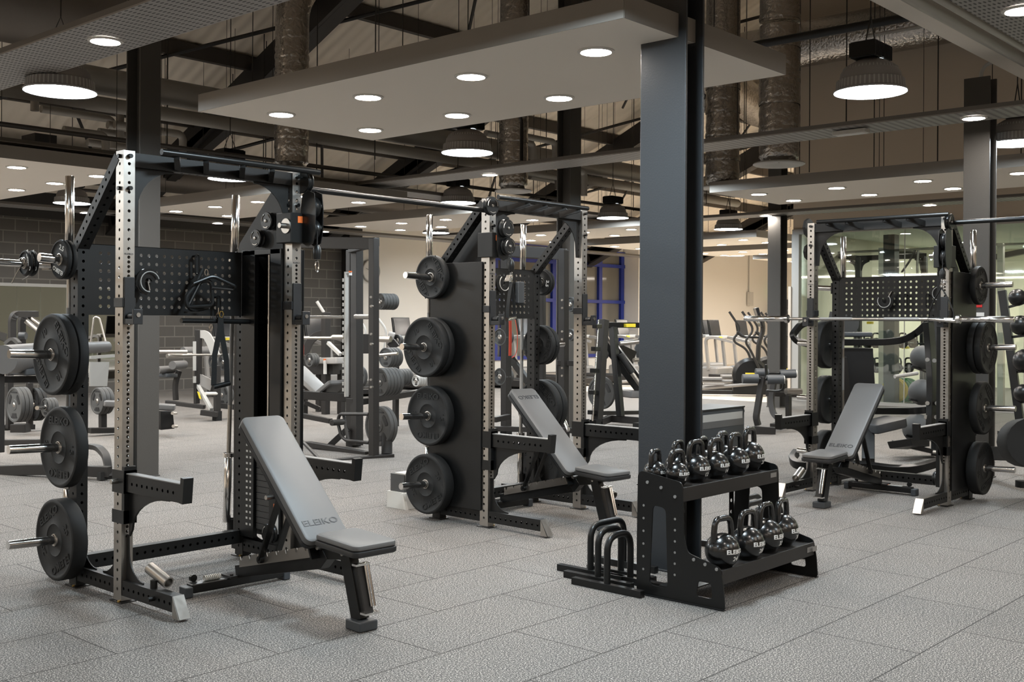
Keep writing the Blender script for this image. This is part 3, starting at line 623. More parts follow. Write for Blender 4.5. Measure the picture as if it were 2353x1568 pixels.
    # spotter arms and j-cups
    for x in (0, W-.065):
        a = MB().tubeperf((x+.0325, -.03, .635), (x+.0325, -.56, .635), .05, .09, [], [.06+.05*k for k in range(9)])
        a.beam((x+.0325, -.562, .588), (x+.0325, -.575, .715), .055, .03, (0, 1, 0)).bx(x-.006, x+.071, -.03, .09, .58, .70).bx(x-.006, x+.071, -.03, .09, .42, .49).bx(x-.002, x+.067, -.03, -.004, .42, .72)
        pts = [(.03, 0), (.42, 0), (.42, -.012)] + [(.42-.36*math.sin(i*PI/16), -.2+.188*math.cos(i*PI/16)) for i in range(9)] + [(.03, -.24)]
        T = Matrix(((0, 0, 1, x+.0325), (-1, 0, 0, 0), (0, 1, 0, .592), (0, 0, 0, 1))); a.prism(pts, .012, T)
        o = B(a, 'spotter_arm', 'satin'); B(MB().bx(x+.008, x+.057, -.56, -.03, .681, .686), 'wear_strip', 'grey', o)
        B(MB().cyl((x-.04, .04, .64), (x-.006, .04, .64), .013), 'lock_pin', 'steel', o)
        j = MB().bx(x+.003, x+.062, -.012, -.002, 1.47, 1.72).bx(x-.006, x+.071, -.006, .086, 1.56, 1.61).bx(x+.005, x+.06, -.09, -.012, 1.47, 1.5).bx(x+.005, x+.06, -.1, -.085, 1.47, 1.55).cyl((x+.0325, -.07, 1.515), (x+.0325, -.02, 1.515), .02)
        o = B(j, 'bar_cup', 'padside', bev=.003); B(MB().cyl((x+.0325, -.104, 1.52), (x+.0325, -.1, 1.52), .012), 'cup_bolt', 'steel', o)
    # storage pegs (both sides, pointing outwards)
    for s, xb in ((-1, 0), (1, W)):
        for z in (1.82, 1.295, .782, .272):
            if s == 1 and not mir and loc[0] < 4: continue
            L_ = .36 if z < 1.5 else .2 if s == -1 else .33
            B(MB().cyl((xb, .535, z), (xb+s*L_, .535, z+.012), .0245, n=20), 'storage_peg', 'chrome'); B(MB().bx(min(xb, xb+s*.012), max(xb, xb+s*.012), .49, .58, z-.05, z+.05), 'peg_flange', 'black')
    for x in (.03, W-.03):
        B(MB().lathe([(.033, 0), (.033, .12), (.03, .12), (.03, .01), (0, .01)], (x, .66, .1), (0, 0, 1), 20).bx(x-.03, x+.03, .57, .64, .1, .14), 'bar_holder', 'black')
    return t
R1 = rack('black cable power rack with polished uprights at the left, leftmost of the three', (2.952, 5.403, 0), 0, 1.155, False, .08, .08)
R2 = rack('black cable power rack in the middle, its weight tower beside the four stacked pegs', (5.825, 5.45, 0), 0, 1.145, True, .14, .005)
R3 = rack('black cable power rack on the right with a barbell lying across its cups', (9.1, 4.62, 0), -PI/2, 1.255, False, .13, .005)
for z, r_ in ((2.36, .085), (2.14, .07)):
    g_ = MB().lathe([(0, 0), (r_, .002), (r_, .03), (0, .032)], (-.07, .12, z), (1, 0, 0), 8).build('pulley_guard', 'char', R3)
o = MB().cyl((4.13, 5.45, 2.3), (5.80, 5.47, 2.3), .0185, n=20).build('pull_up_bar', 'satin'); tag(o, 'long dark pull-up bar bridging the gap between the first and the middle rack', 'bar')
o = MB().cyl((9.14, 3.34, 2.33), (9.14, .9, 2.33), .0185, n=20).build('pull_up_bar', 'satin'); tag(o, 'dark pull-up bar running out of view from the top of the barbell rack', 'bar')
# plates on the pegs
def P1(z, ks, who, x=2.952, y=5.938, sg=-1, gap=.02):      # along -X (sg -1) or +X from the rack side
    for i, k in enumerate(ks):
        T_ = dict(k25=.028, k125=.025, k5=.05, k10=.055, k15=.07, k20=.09, k25b=.09)[k]
        gap += T_ if i else T_
        plate(k, x+sg*gap, y, z, who.split('|')[i], sg, 'x', .4*i+z); gap += .004
P1(1.826, ['k25', 'k25'], 'small black 2.5 plate on the top left peg of the first rack, inner one|small black 2.5 plate on the top left peg of the first rack, outer one', gap=.03)
P1(1.30, ['k10', 'k10'], 'black 10 plate on the second peg of the first rack, inner one of the pair|black 10 plate on the second peg of the first rack, outer one of the pair')
P1(.785, ['k15'], 'single black 15 plate on the third peg of the first rack')
P1(.275, ['k20'], 'single thick black 20 plate on the lowest peg of the first rack')
P1(1.826, ['k5'], 'medium black 5 plate on the top left peg of the middle rack', 5.815, 5.985)
P1(1.30, ['k10', 'k10'], 'black 10 plate on the second left peg of the middle rack, inner one|black 10 plate on the second left peg of the middle rack, outer one', 5.815, 5.985)
P1(.785, ['k15'], 'single black 15 plate on the third left peg of the middle rack', 5.815, 5.985)
P1(.275, ['k20'], 'single thick black 20 plate on the lowest left peg of the middle rack', 5.815, 5.985)
def P2(z, ks, who, gap=.02):
    for i, k in enumerate(ks):
        T_ = dict(k25=.028, k5=.05, k10=.055, k15=.07, k20=.09)[k]
        plate(k, 6.97+gap, 5.985, z, who.split('|')[i], -1, 'x', .5*i+z*2); gap += T_+.003
P2(1.826, ['k25', 'k25'], 'small black 2.5 plate on the top right peg of the middle rack, inner one|small black 2.5 plate on the top right peg of the middle rack, outer one', .06)
P2(1.30, ['k5', 'k5'], 'medium black 5 plate on the second right peg of the middle rack, inner one|medium black 5 plate on the second right peg of the middle rack, outer one')
P2(.785, ['k15', 'k15'], 'black 15 plate on the third right peg of the middle rack, inner one|black 15 plate on the third right peg of the middle rack, outer one')
P2(.275, ['k20'], 'thick black 20 plate low behind the bench on the right of the middle rack')
def P3(z, ks, who, gap=.02, sg=-1, yb=3.365):
    for i, k in enumerate(ks):
        T_ = dict(k25=.028, k5=.05, k10=.055, k15=.07, k20=.09)[k]
        gap += T_
        plate(k, 9.635, yb+sg*gap, z, who.split('|')[i], sg, 'y', .5*i+z*2); gap += .004
P3(1.826, ['k5'], 'medium black 5 plate on the top right peg of the barbell rack', .03)
P3(1.30, ['k10', 'k10'], 'black 10 plate on the second right peg of the barbell rack, inner one|black 10 plate on the second right peg of the barbell rack, outer one', .03)
P3(.785, ['k15'], 'black 15 plate on the third right peg of the barbell rack', .05)
P3(.275, ['k20'], 'thick black 20 plate on the lowest right peg of the barbell rack', .03)
for z, n_ in ((1.30, 'second'), (.785, 'third'), (.275, 'lowest')):
    P3(z, ['k20'], 'black plate seen between the left uprights of the barbell rack, '+n_+' peg', .03, 1, 4.62)
# little plates on the back bracket of rack one with a spring clip
o = MB().cyl((2.96, 6.3, 1.81), (2.62, 6.3, 1.815), .02).bx(2.95, 3.0, 5.98, 6.33, 1.78, 1.84).build('rear_bracket_peg', 'chrome', None)
o.parent = R1; o.matrix_parent_inverse = Matrix.Translation((-2.952, -5.403, 0))
plate('k125', 2.83, 6.3, 1.815, 'tiny black plate on the short rear peg of the first rack, outer one')
plate('k125', 2.865, 6.3, 1.815, 'tiny black plate on the short rear peg of the first rack, inner one')
o = MB().tube([(2.81+.004*i, 6.3+.03*math.cos(i*.8), 1.815+.03*math.sin(i*.8)) for i in range(20)]+[(2.87, 6.33, 1.74), (2.85, 6.36, 1.72)], .003, 5).tube([(2.81, 6.3, 1.79), (2.8, 6.33, 1.75), (2.79, 6.36, 1.7), (2.81, 6.4, 1.71)], .003, 5).build('spring_clip', 'steel'); tag(o, 'steel spring clip hanging on the short rear peg of the first rack', 'clip')
# ------------------------------------------------------------------ barbells
def barbell(label, p, q, gk='upright barbells'):
    p, q = Vector(p), Vector(q); d = (q-p).normalized(); t = thing('barbell', label, 'barbell', p, 0, gk)
    L_ = (q-p).length; z = Vector()
    MB().cyl(z+d*.4, d*(L_-.4), .014, n=14).build('shaft', 'steel', t)
    for a, b in ((0, .415), (L_-.415, L_)):
        s = MB().lathe([(0, 0), (.022, 0), (.025, .003), (.025, b-a-.003), (.022, b-a), (0, b-a)], d*a, d, 24)
        s.lathe([(.026, 0), (.037, .002), (.037, .028), (.026, .03)], d*(.415 if a == 0 else L_-.445), d, 24)
        s.build('sleeve', 'chrome', t, sharp=50)
    for a in (.75, L_-1.05): MB().cyl(d*a, d*(a+.3), .0145, n=14).build('knurling', 'grey', t)
barbell('chrome barbell standing upright in the holder behind the left side of the first rack', (2.985, 6.065, .12), (2.985, 6.065, 2.31))
barbell('chrome barbell hanging slightly askew behind the pegboard end of the first rack', (4.04, 6.07, .2), (4.095, 6.07, 2.3))
barbell('chrome barbell standing upright behind the left plates of the middle rack', (5.862, 6.115, .12), (5.862, 6.115, 2.31))
barbell('chrome barbell standing upright behind the pegboard of the middle rack', (6.93, 6.115, .12), (6.95, 6.115, 2.31))
barbell('chrome barbell standing upright behind the pegboard of the barbell rack, left side', (9.76, 4.59, .12), (9.76, 4.59, 2.31))
barbell('chrome barbell standing upright behind the weight tower of the barbell rack', (9.76, 3.40, .12), (9.76, 3.40, 2.31))
barbell('bare chrome barbell lying level across the cups of the right rack', (9.03, 5.21, 1.535), (9.03, 2.83, 1.535), 'racked barbell')
# ------------------------------------------------------------------ attachments on the pegboards
def hook(label, P, ang, rz=0):   # round cradle hook
    t = thing('barbell_cradle', label, 'hook', P, rz, 'round cradle hooks')
    arc = [(.05*math.cos(a), -.03, .05*math.sin(a)) for a in [ang+k*PI/10 for k in range(15)]]
    MB().tube(arc, .007, h=.028).build('cradle_ring', 'satin', t); MB().tube([Vector((p[0]*1.18, p[1]-.024, p[2]*1.18)) for p in arc], .0025, h=.0025).build('cradle_liner', 'lgrey', t)
    e = Vector(arc[-1]); MB().beam(e, e+Vector((.03*math.cos(ang+4), 0, .05)), .05, .006).build('cradle_tip', 'steel', t); MB().bx(-.02, .02, 0, .03, -.02, .02).build('mount', 'satin', t)
hook('round grey lined cradle hook at the left of the first rack pegboard', (3.346, 5.87, 1.715), .3)
hook('round grey lined cradle hook at the left of the middle rack pegboard', (6.45, 5.92, 1.80), 2.2)
hook('open round cradle hook low at the left of the right rack pegboard', (9.57, 4.09, 1.70), 2.6, -PI/2)
hook('round cradle hook at the far end of the right rack pegboard', (9.57, 3.60, 1.76), .8, -PI/2)
def snap(label, P, rz=0, s=1):
    t = thing('snap_hook', label, 'hook', P, rz, 'long snap hooks')
    MB().tube([(.014*s*math.cos(a)*(1), -.02, (.045 if math.sin(a) > 0 else -.045)*s+.014*s*math.sin(a)) for a in [k*PI/6 for k in range(12)]], .005, 6, True).build('loop', 'satin', t); MB().cyl((0, -.02, .05), (0, .02, .05), .008).build('mount', 'satin', t)
snap('black snap hook above the rope triangle on the first rack pegboard', (3.68, 5.875, 1.83))
snap('black snap hook holding the long bar on the first rack pegboard', (3.83, 5.875, 1.585))
snap('black empty snap hook mid right rack pegboard, left one', (9.58, 3.915, 1.70), -PI/2)
snap('black empty snap hook mid right rack pegboard, right one', (9.58, 3.72, 1.70), -PI/2)
t = thing('rowing_grip', 'black double rowing grip hanging in a bunch on the first rack pegboard', 'handle', (3.70, 5.8, 1.70))
MB().tube(fillet([(-.12, 0, -.13), (-.03, 0, .03), (.03, -.02, .03), (.02, -.05, -.12), (-.12, 0, -.13), (-.12, 0, -.1)], .03), .012, 10).build('grip_loop', 'satin', t)
MB().tube(fillet([(-.1, -.03, .01), (.02, -.05, .06), (.16, -.08, .0), (.16, -.06, -.02), (.02, -.04, -.01)], .03), .011, 10).build('grip_bar', 'satin', t)
MB().tube(fillet([(-.02, 0, .1), (-.07, 0, .0), (-.14, 0, -.08), (-.1, 0, -.15), (.02, 0, -.13)], .04), .014, 10).build('rope_grip', 'rubber', t)
MB().tube([(.0+.012*math.cos(k), -.01, .08+.02*math.sin(k)) for k in range(6)], .004, 6, True).build('ring', 'chrome', t)
MB().bx(-.13, .0, -.02, .02, -.165, -.155).build('base_plate', 'satin', t)
t = thing('lat_bar', 'long straight black cable bar hanging level under the first rack pegboard', 'bar', (3.54, 5.8, 1.49))
MB().cyl((0, 0, 0), (.6, .03, -.005), .0155, n=16).build('bar', 'satin', t); MB().cyl((.26, .01, .02), (.26, .01, .08), .004).tube([(.26+.015*math.cos(k), .01, .03+.02*math.sin(k)) for k in range(6)], .004, 6, True).build('swivel', 'chrome', t)
MB().tube([(.2+.01*math.cos(k), .0, -.04+.02*math.sin(k)) for k in range(6)], .004, 6, True).build('clip', 'chrome', t)
t = thing('strap_handle', 'black webbing strap loop hanging below the cable bar of the first rack', 'strap', (3.80, 5.78, 1.53))
MB().tube([(0, 0, 0), (-.015, 0, -.12), (-.045, 0, -.25), (-.05, 0, -.43)], .018, h=.002).tube([(0, .01, 0), (.01, .01, -.12), (.045, .01, -.28), (.05, .01, -.42)], .018, h=.002).build('webbing', 'rubber', t)
MB().cyl((-.055, 0, -.44), (.06, 0, -.42), .016, n=14).build('grip', 'satin', t); MB().tube([(.015*math.cos(k), 0, .02*math.sin(k)) for k in range(6)], .004, 6, True).build('ring', 'brass', t)
def stirrup(label, P, rz, w=.12, hgt=.24, m='chrome'):
    t = thing('stirrup_handle', label, 'handle', P, rz, 'stirrup handles')
    MB().tube([(0, 0, 0), (-w*.28, 0, -hgt*.35), (-w/2, 0, -hgt*.75), (-w/2, 0, -hgt)], .004 if m == 'chrome2' else .012, h=.002).tube([(0, 0, 0), (w*.28, 0, -hgt*.35), (w/2, 0, -hgt*.75), (w/2, 0, -hgt)], .012, h=.002).build('webbing', 'rubber', t)
    MB().cyl((-w/2-.01, 0, -hgt), (w/2+.01, 0, -hgt+.015), .014, n=16).build('grip', 'chrome', t)
    MB().tube([(.012*math.cos(k), 0, .015+.016*math.sin(k)) for k in range(6)], .004, 6, True).build('ring', 'chrome', t)
stirrup('strap handle with chrome grip hanging in front of the middle rack pegboard', (5.895, 5.30, 1.78), .3, .12, .27)
stirrup('cable handle with chrome grip hanging on the right rack over the barbell', (8.93, 3.36, 1.79), PI/2, .2, .27)
t = thing('cuff', 'grey padded ankle cuff hanging on the middle rack pegboard', 'cuff', (6.68, 5.92, 1.73))
MB().bx(-.04, .04, -.03, .01, -.09, .09).build('padding', 'padd', t, bev=.012); sc = MB(); [sc.cyl((.035, -.02, -.08+.02*k), (.055, -.02, -.08+.02*k), .006, n=6) for k in range(9)]; sc.build('edge_loop', 'chrome', t)
# ------------------------------------------------------------------ benches
def bench(label, loc, rz, logo):
    # front foot at origin, bench runs to +Y
    t = thing('adjustable_bench', label, 'bench', loc, rz, 'grey adjustable benches')
    a = Vector((0, .27, .405)); b = Vector((0, .90, .985)); d = (b-a).normalized(); nrm = Vector((0, -d.z, d.y)); X = Vector((1, 0, 0)); c = (a+b)/2 - nrm*.01 - nrm*.0
    c = (a+b)/2 - nrm*.03
    def TP(c, y, z): x = Vector(y).cross(Vector(z)); return Matrix(((x.x, y.x, z.x, c.x), (x.y, y.y, z.y, c.y), (x.z, y.z, z.z, c.z), (0, 0, 0, 1)))
    T = TP(c, d, nrm); L_ = (b-a).length
    bp_ = MB().pad(.265, L_, .045, .035, .012, T).build('backrest', 'pad', t); MB().pad(.262, L_-.004, .028, .035, .006, TP(c-nrm*.03, d, nrm)).build('backrest_shell', 'padside', bp_)
    ca = a+d*(.11 if logo == 'low' else .76)
    X2 = Vector((1, 0, 0)) if logo == 'low' else Vector((-1, 0, 0)); Y2 = d if logo == 'low' else -d
    MB().text('ELEIKO', TM(ca+nrm*(-.0075+.001), X2, Y2)).build('backrest_lettering', 'ink', bp_)
    sn = Vector((0, -.05, 1)).normalized(); sd = Vector((0, 1, .05)).normalized()
    s_ = MB().pad(.26, .34, .035, .03, .012, TP(Vector((0, .06, .425)), sd, sn)).build('seat', 'pad', t); MB().pad(.265, .345, .03, .03, .006, TP(Vector((0, .06, .398)), sd, sn)).build('seat_shell', 'padside', s_)
    MB().beam((0, .12, .355), (0, .02, .045), .055, .075, (0, 1, 0)).build('front_leg', 'satin', t, bev=.003)
    MB().bx(-.055, .055, -.05, .07, 0, .05).build('front_foot', 'padd', t, bev=.008)
    h = MB().beam((-.002, .02, .32), (-.002, -.05, .09), .05, .01, (0, 1, 0)).build('transport_handle', 'char', t)
    MB().cyl((.03, .0, .31), (.03, -.055, .12), .006, n=8).cyl((.012, .0, .31), (.012, -.055, .12), .006, n=8).bx(-.04, .045, -.075, -.03, .085, .095).bx(-.045, .04, -.005, .03, .31, .32).build('handle_rod', 'chrome', h)
    MB().beam((0, .1, .36), (0, .30, .33), .05, .07).beam((0, .28, .33), (0, .34, .27), .06, .07).beam((0, .32, .28), (0, 1.12, .1), .055, .07).bx(-.05, .05, .0, .16, .355, .385).build('main_frame', 'satin', t, bev=.003)
    # ladder rail with notches
    rl = MB(); p0 = Vector((0, .36, .33)); p1 = Vector((0, 1.06, .165)); dd = (p1-p0)
    for sx in (-.036, .036):
        pts = []
        for k in range(8):
            u = k/8; pts += [(u, .028), (u+.075, .028), (u+.085, .008), (u+.105, .008), (u+.115, .028)]
        pts = [(0, -.03)] + pts + [(1, .028), (1, -.03)]
        yy = Vector((0, 0, 1)); T2 = Matrix(((0, 0, 1, sx), (dd.y, 0, 0, p0.y), (dd.z, 1, 0, p0.z), (0, 0, 0, 1))); rl.prism(pts, .004, T2)
    rl.build('ladder_rail', 'steel', t)
    for sx in (-.05, .05): MB().beam((sx, .62, .62), (sx, .83, .215), .012, .035, (1, 0, 0)).cyl((sx-.012, .83, .215), (sx+.012, .83, .215), .02).build('support_strut', 'satin', t)
    for sx in (-.05, .05): MB().beam((sx, .40, .47), (sx, .32, .30), .012, .06, (1, 0, 0)).build('hinge_plate', 'satin', t)
    MB().cyl((-.06, .30, .36), (.06, .30, .36), .012).cyl((-.05, .83, .215), (.05, .83, .215), .008).cyl((-.034, .13, .35), (.034, .13, .35), .01).build('hinge_pin', 'steel', t)
    MB().beam((-.29, 1.15, .045), (.29, 1.15, .045), .07, .05).build('rear_crossbar', 'satin', t, bev=.008)
    MB().bx(-.33, -.285, 1.11, 1.19, 0, .06).bx(.285, .33, 1.11, 1.19, 0, .06).build('rubber_end', 'padd', t, bev=.008)
    MB().bx(-.07, .07, 1.09, 1.2, .07, .082).cyl((-.05, 1.12, .08), (-.05, 1.12, .09), .01).build('mount_plate', 'char', t)
    MB().bx(.05, .2, 1.13, 1.16, .0705, .072).build('warning_label', 'offw', t); MB().bx(.05, .075, 1.13, 1.16, .0712, .073).build('label_band', 'orange', t)
    w_ = MB().cyl((-.24, 1.19, .085), (-.24, 1.21, .085), .02, n=18).cyl((.24, 1.19, .085), (.24, 1.21, .085), .02, n=18).build('wheel', 'satin', t)
    sp_ = MB(); [sp_.lathe([(.016, 0), (.016, .006), (.013, .009)], (-.2+.011*k, 1.15, .085), (1, 0, 0), 12) for k in range(9)]; sp_.build('spring', 'offw', t)
bench('grey adjustable bench nearest the camera in front of the first rack, name at pad foot', (3.50, 4.10, 0), math.radians(-3), 'low')
bench('grey adjustable bench leaning in the middle rack, name upside down at pad top', (6.34, 4.75, 0), math.radians(-5), 'high')
bench('grey adjustable bench standing inside the barbell rack on the right', (8.34, 4.1, 0), math.radians(-90), 'low')
# ------------------------------------------------------------------ kettlebell rack and kettlebells
t = thing('kettlebell_rack', 'black two tier kettlebell rack standing in front of the big column', 'rack', (5.0, 2.99, 0))
def side(x):
    T = Matrix(((0, 0, 1, x), (1, 0, 0, 0), (0, 1, 0, 0), (0, 0, 0, 1)))
    out = rnd2([(.56, 0), (.0, 0), (.01, .12), (.03, .22), (.23, .27), (.255, .36), (.262, .6), (.27, .64), (.53, .68), (.555, .66), (.56, .3)], .022)
    h1 = rnd2([(.075, .05), (.175, .05), (.165, .13), (.085, .13)], .018); h2 = rnd2([(.355, .06), (.475, .06), (.455, .5), (.37, .49)], .03)
    mb = cutplate(out, [h1, h2], .008, T); mb.bx(x-.02, x+.004, 0, .56, 0, .006)
    return mb
for x in (.004, 1.046):
    o = side(x).build('side_frame', 'satin', t, flat=True)
    sg = -1 if x < .5 else 1
    b_ = MB()
    for y, z in ((.05, .13+.08), (.12, .225), (.19, .24), (.31, .56), (.4, .6), (.49, .62)): b_.cyl((x+sg*.004, y, z), (x+sg*.009, y, z), .009, n=12)
    for k in range(6): b_.cyl((x+sg*.0041, .31, .14+.06*k), (x+sg*.005, .31, .14+.06*k), .007, n=8).cyl((x+sg*.0041, .515, .14+.07*k), (x+sg*.005, .515, .14+.07*k), .007, n=8)
    b_.build('frame_bolt', 'grey', o)
MB().bx(.008, 1.042, .03, .27, .19, .196).bx(.008, 1.042, .022, .032, .13, .205).build('lower_shelf', 'char', t, bev=.002); MB().bx(.008, 1.042, .27, .57, .595, .601).bx(.008, 1.042, .262, .272, .535, .612).build('upper_shelf', 'char', t, bev=.002)
MB().bx(.01, 1.04, .24, .42, .06, .066).build('bottom_tray', 'satin', t)
MB().add([(.98, .0, .16), (1.03, .0, .16), (1.03, .0, .19), (.98, .0, .19)], [[0, 1, 2, 3]]).bx(.95, 1.02, .0195, .0215, .155, .185).bx(.95, 1.02, .26, .2615, .57, .597).build('name_plate', 'grey', t)
up_ = MB()
for x in (.45, .98):
    up_.holes((x, .545, 0), (1, 0, 0), .055, (0, 0, 1), .05, .6, [.12+.07*k for k in range(7)], .012, .035, (0, 1, 0), .003)
up_.build('rear_strip', 'satin', t)
KB = {}
def kettlebell(label, x, y, z, s, num, rz, grp='kettlebells on the black rack'):
    # s: body radius; text faces local +X
    t = thing('kettlebell', label, 'kettlebell', (x, y, z), rz, grp)
    R = s; zc = R*.93; base = R*.55
    pr = [(0, 0), (base, 0)] + [(R*math.cos(a), zc+R*math.sin(a)) for a in [(-52+k*8.6)*PI/180 for k in range(17)]] + [(0, zc+R)]
    MB().lathe(pr, n=40).build('bell', 'enamel', t, sharp=60)
    hw, hh = R*.74, R*1.12; top = zc+R*.7+hh
    pts = fillet([(0, -hw*.98, zc+R*.55), (0, -hw*1.02, zc+R*.95), (0, -hw*.86, top), (0, hw*.86, top), (0, hw*1.02, zc+R*.95), (0, hw*.98, zc+R*.55)], R*.42, 7)
    MB().tube(pts, .0165 if s > .085 else .0155, 14).build('handle', 'enamel', t, sharp=70)
    mb = MB()
    def wrap(key, zz, sc=1):
        vs, fs = TXT[key]; out = []
        for v in vs:
            th_ = v.x*sc/R; el = (zz+v.y*sc-zc)/R; r_ = R+.0012+v.z*.3
            out.append((r_*math.cos(el)*math.cos(th_), r_*math.cos(el)*math.sin(th_), zc+r_*math.sin(el)))
        mb.add(out, fs)
    wrap('ELk', zc+.006, R/.1); wrap('k'+num, zc-.034*R/.1, R/.11)
    mb.build('lettering', 'white', t, flat=True)
    return t
yaw = math.radians(-99)
for k, (x, y, s, n_, w_) in enumerate(((5.13, 3.085, .094, '24', 'first from the near end, marked 24'), (5.40, 3.09, .094, '28', 'second from the near end'), (5.64, 3.11, .098, '32', 'third from the near end'), (5.87, 3.13, .096, '36', 'fourth from the near end'))):
    kettlebell('large glossy black kettlebell on the lower shelf, '+w_, x, y, .196, s, n_, yaw+.1*k)
for k, (x, y, s, n_, w_) in enumerate(((5.12, 3.37, .068, '6', 'front row, smallest at the near end'), (5.31, 3.37, .082, '12', 'front row, second from the near end'), (5.52, 3.37, .080, '14', 'front row, middle of five'),
                                       (5.74, 3.37, .085, '16', 'front row, second from the far end'), (5.96, 3.40, .092, '20', 'front row, largest at the far end'))):
    kettlebell('glossy black kettlebell on the upper shelf, '+w_, x, y, .601, s, n_, yaw+.07*k)
for k, (x, y, s, n_, w_) in enumerate(((5.10, 3.50, .066, '8', 'back row at the near end'), (5.36, 3.52, .076, '10', 'back row, second from the near end'), (5.62, 3.52, .076, '12', 'back row, third from the near end'), (5.88, 3.54, .08, '18', 'back row, at the far end'))):
    kettlebell('glossy black kettlebell on the upper shelf, '+w_, x, y, .601, s, n_, yaw+.3)
# low parallette bars tucked behind the rack
def parallette(label, x, y, L_=.36, h=.3):
    t = thing('parallette', label, 'push-up bar', (x, y, 0), 0, 'low parallette bars')
    MB().tube(fillet([(0, 0, .04), (0, 0, h), (L_, 0, h), (L_, 0, .04)], .09, 7), .019, 14).build('grip_bar', 'satin', t, sharp=70)
    for a in (0, L_): MB().bx(a-.02, a+.02, -.24, .24, 0, .04).build('foot_bar', 'satin', t, bev=.002)
parallette('low black parallette beside the kettlebell rack, outermost at the near end', 4.93, 3.70, .22)
parallette('low black parallette just behind the outermost one at the near end', 5.03, 3.84, .22)
parallette('low black parallette seen through the side frame of the kettlebell rack', 5.14, 3.98, .33)
for k in range(3): parallette('low black parallette at the far end behind the kettlebell rack, '+('nearest', 'middle', 'farthest')[k]+' of three', 6.12+.12*k, 3.46+.14*k, .35, .33)
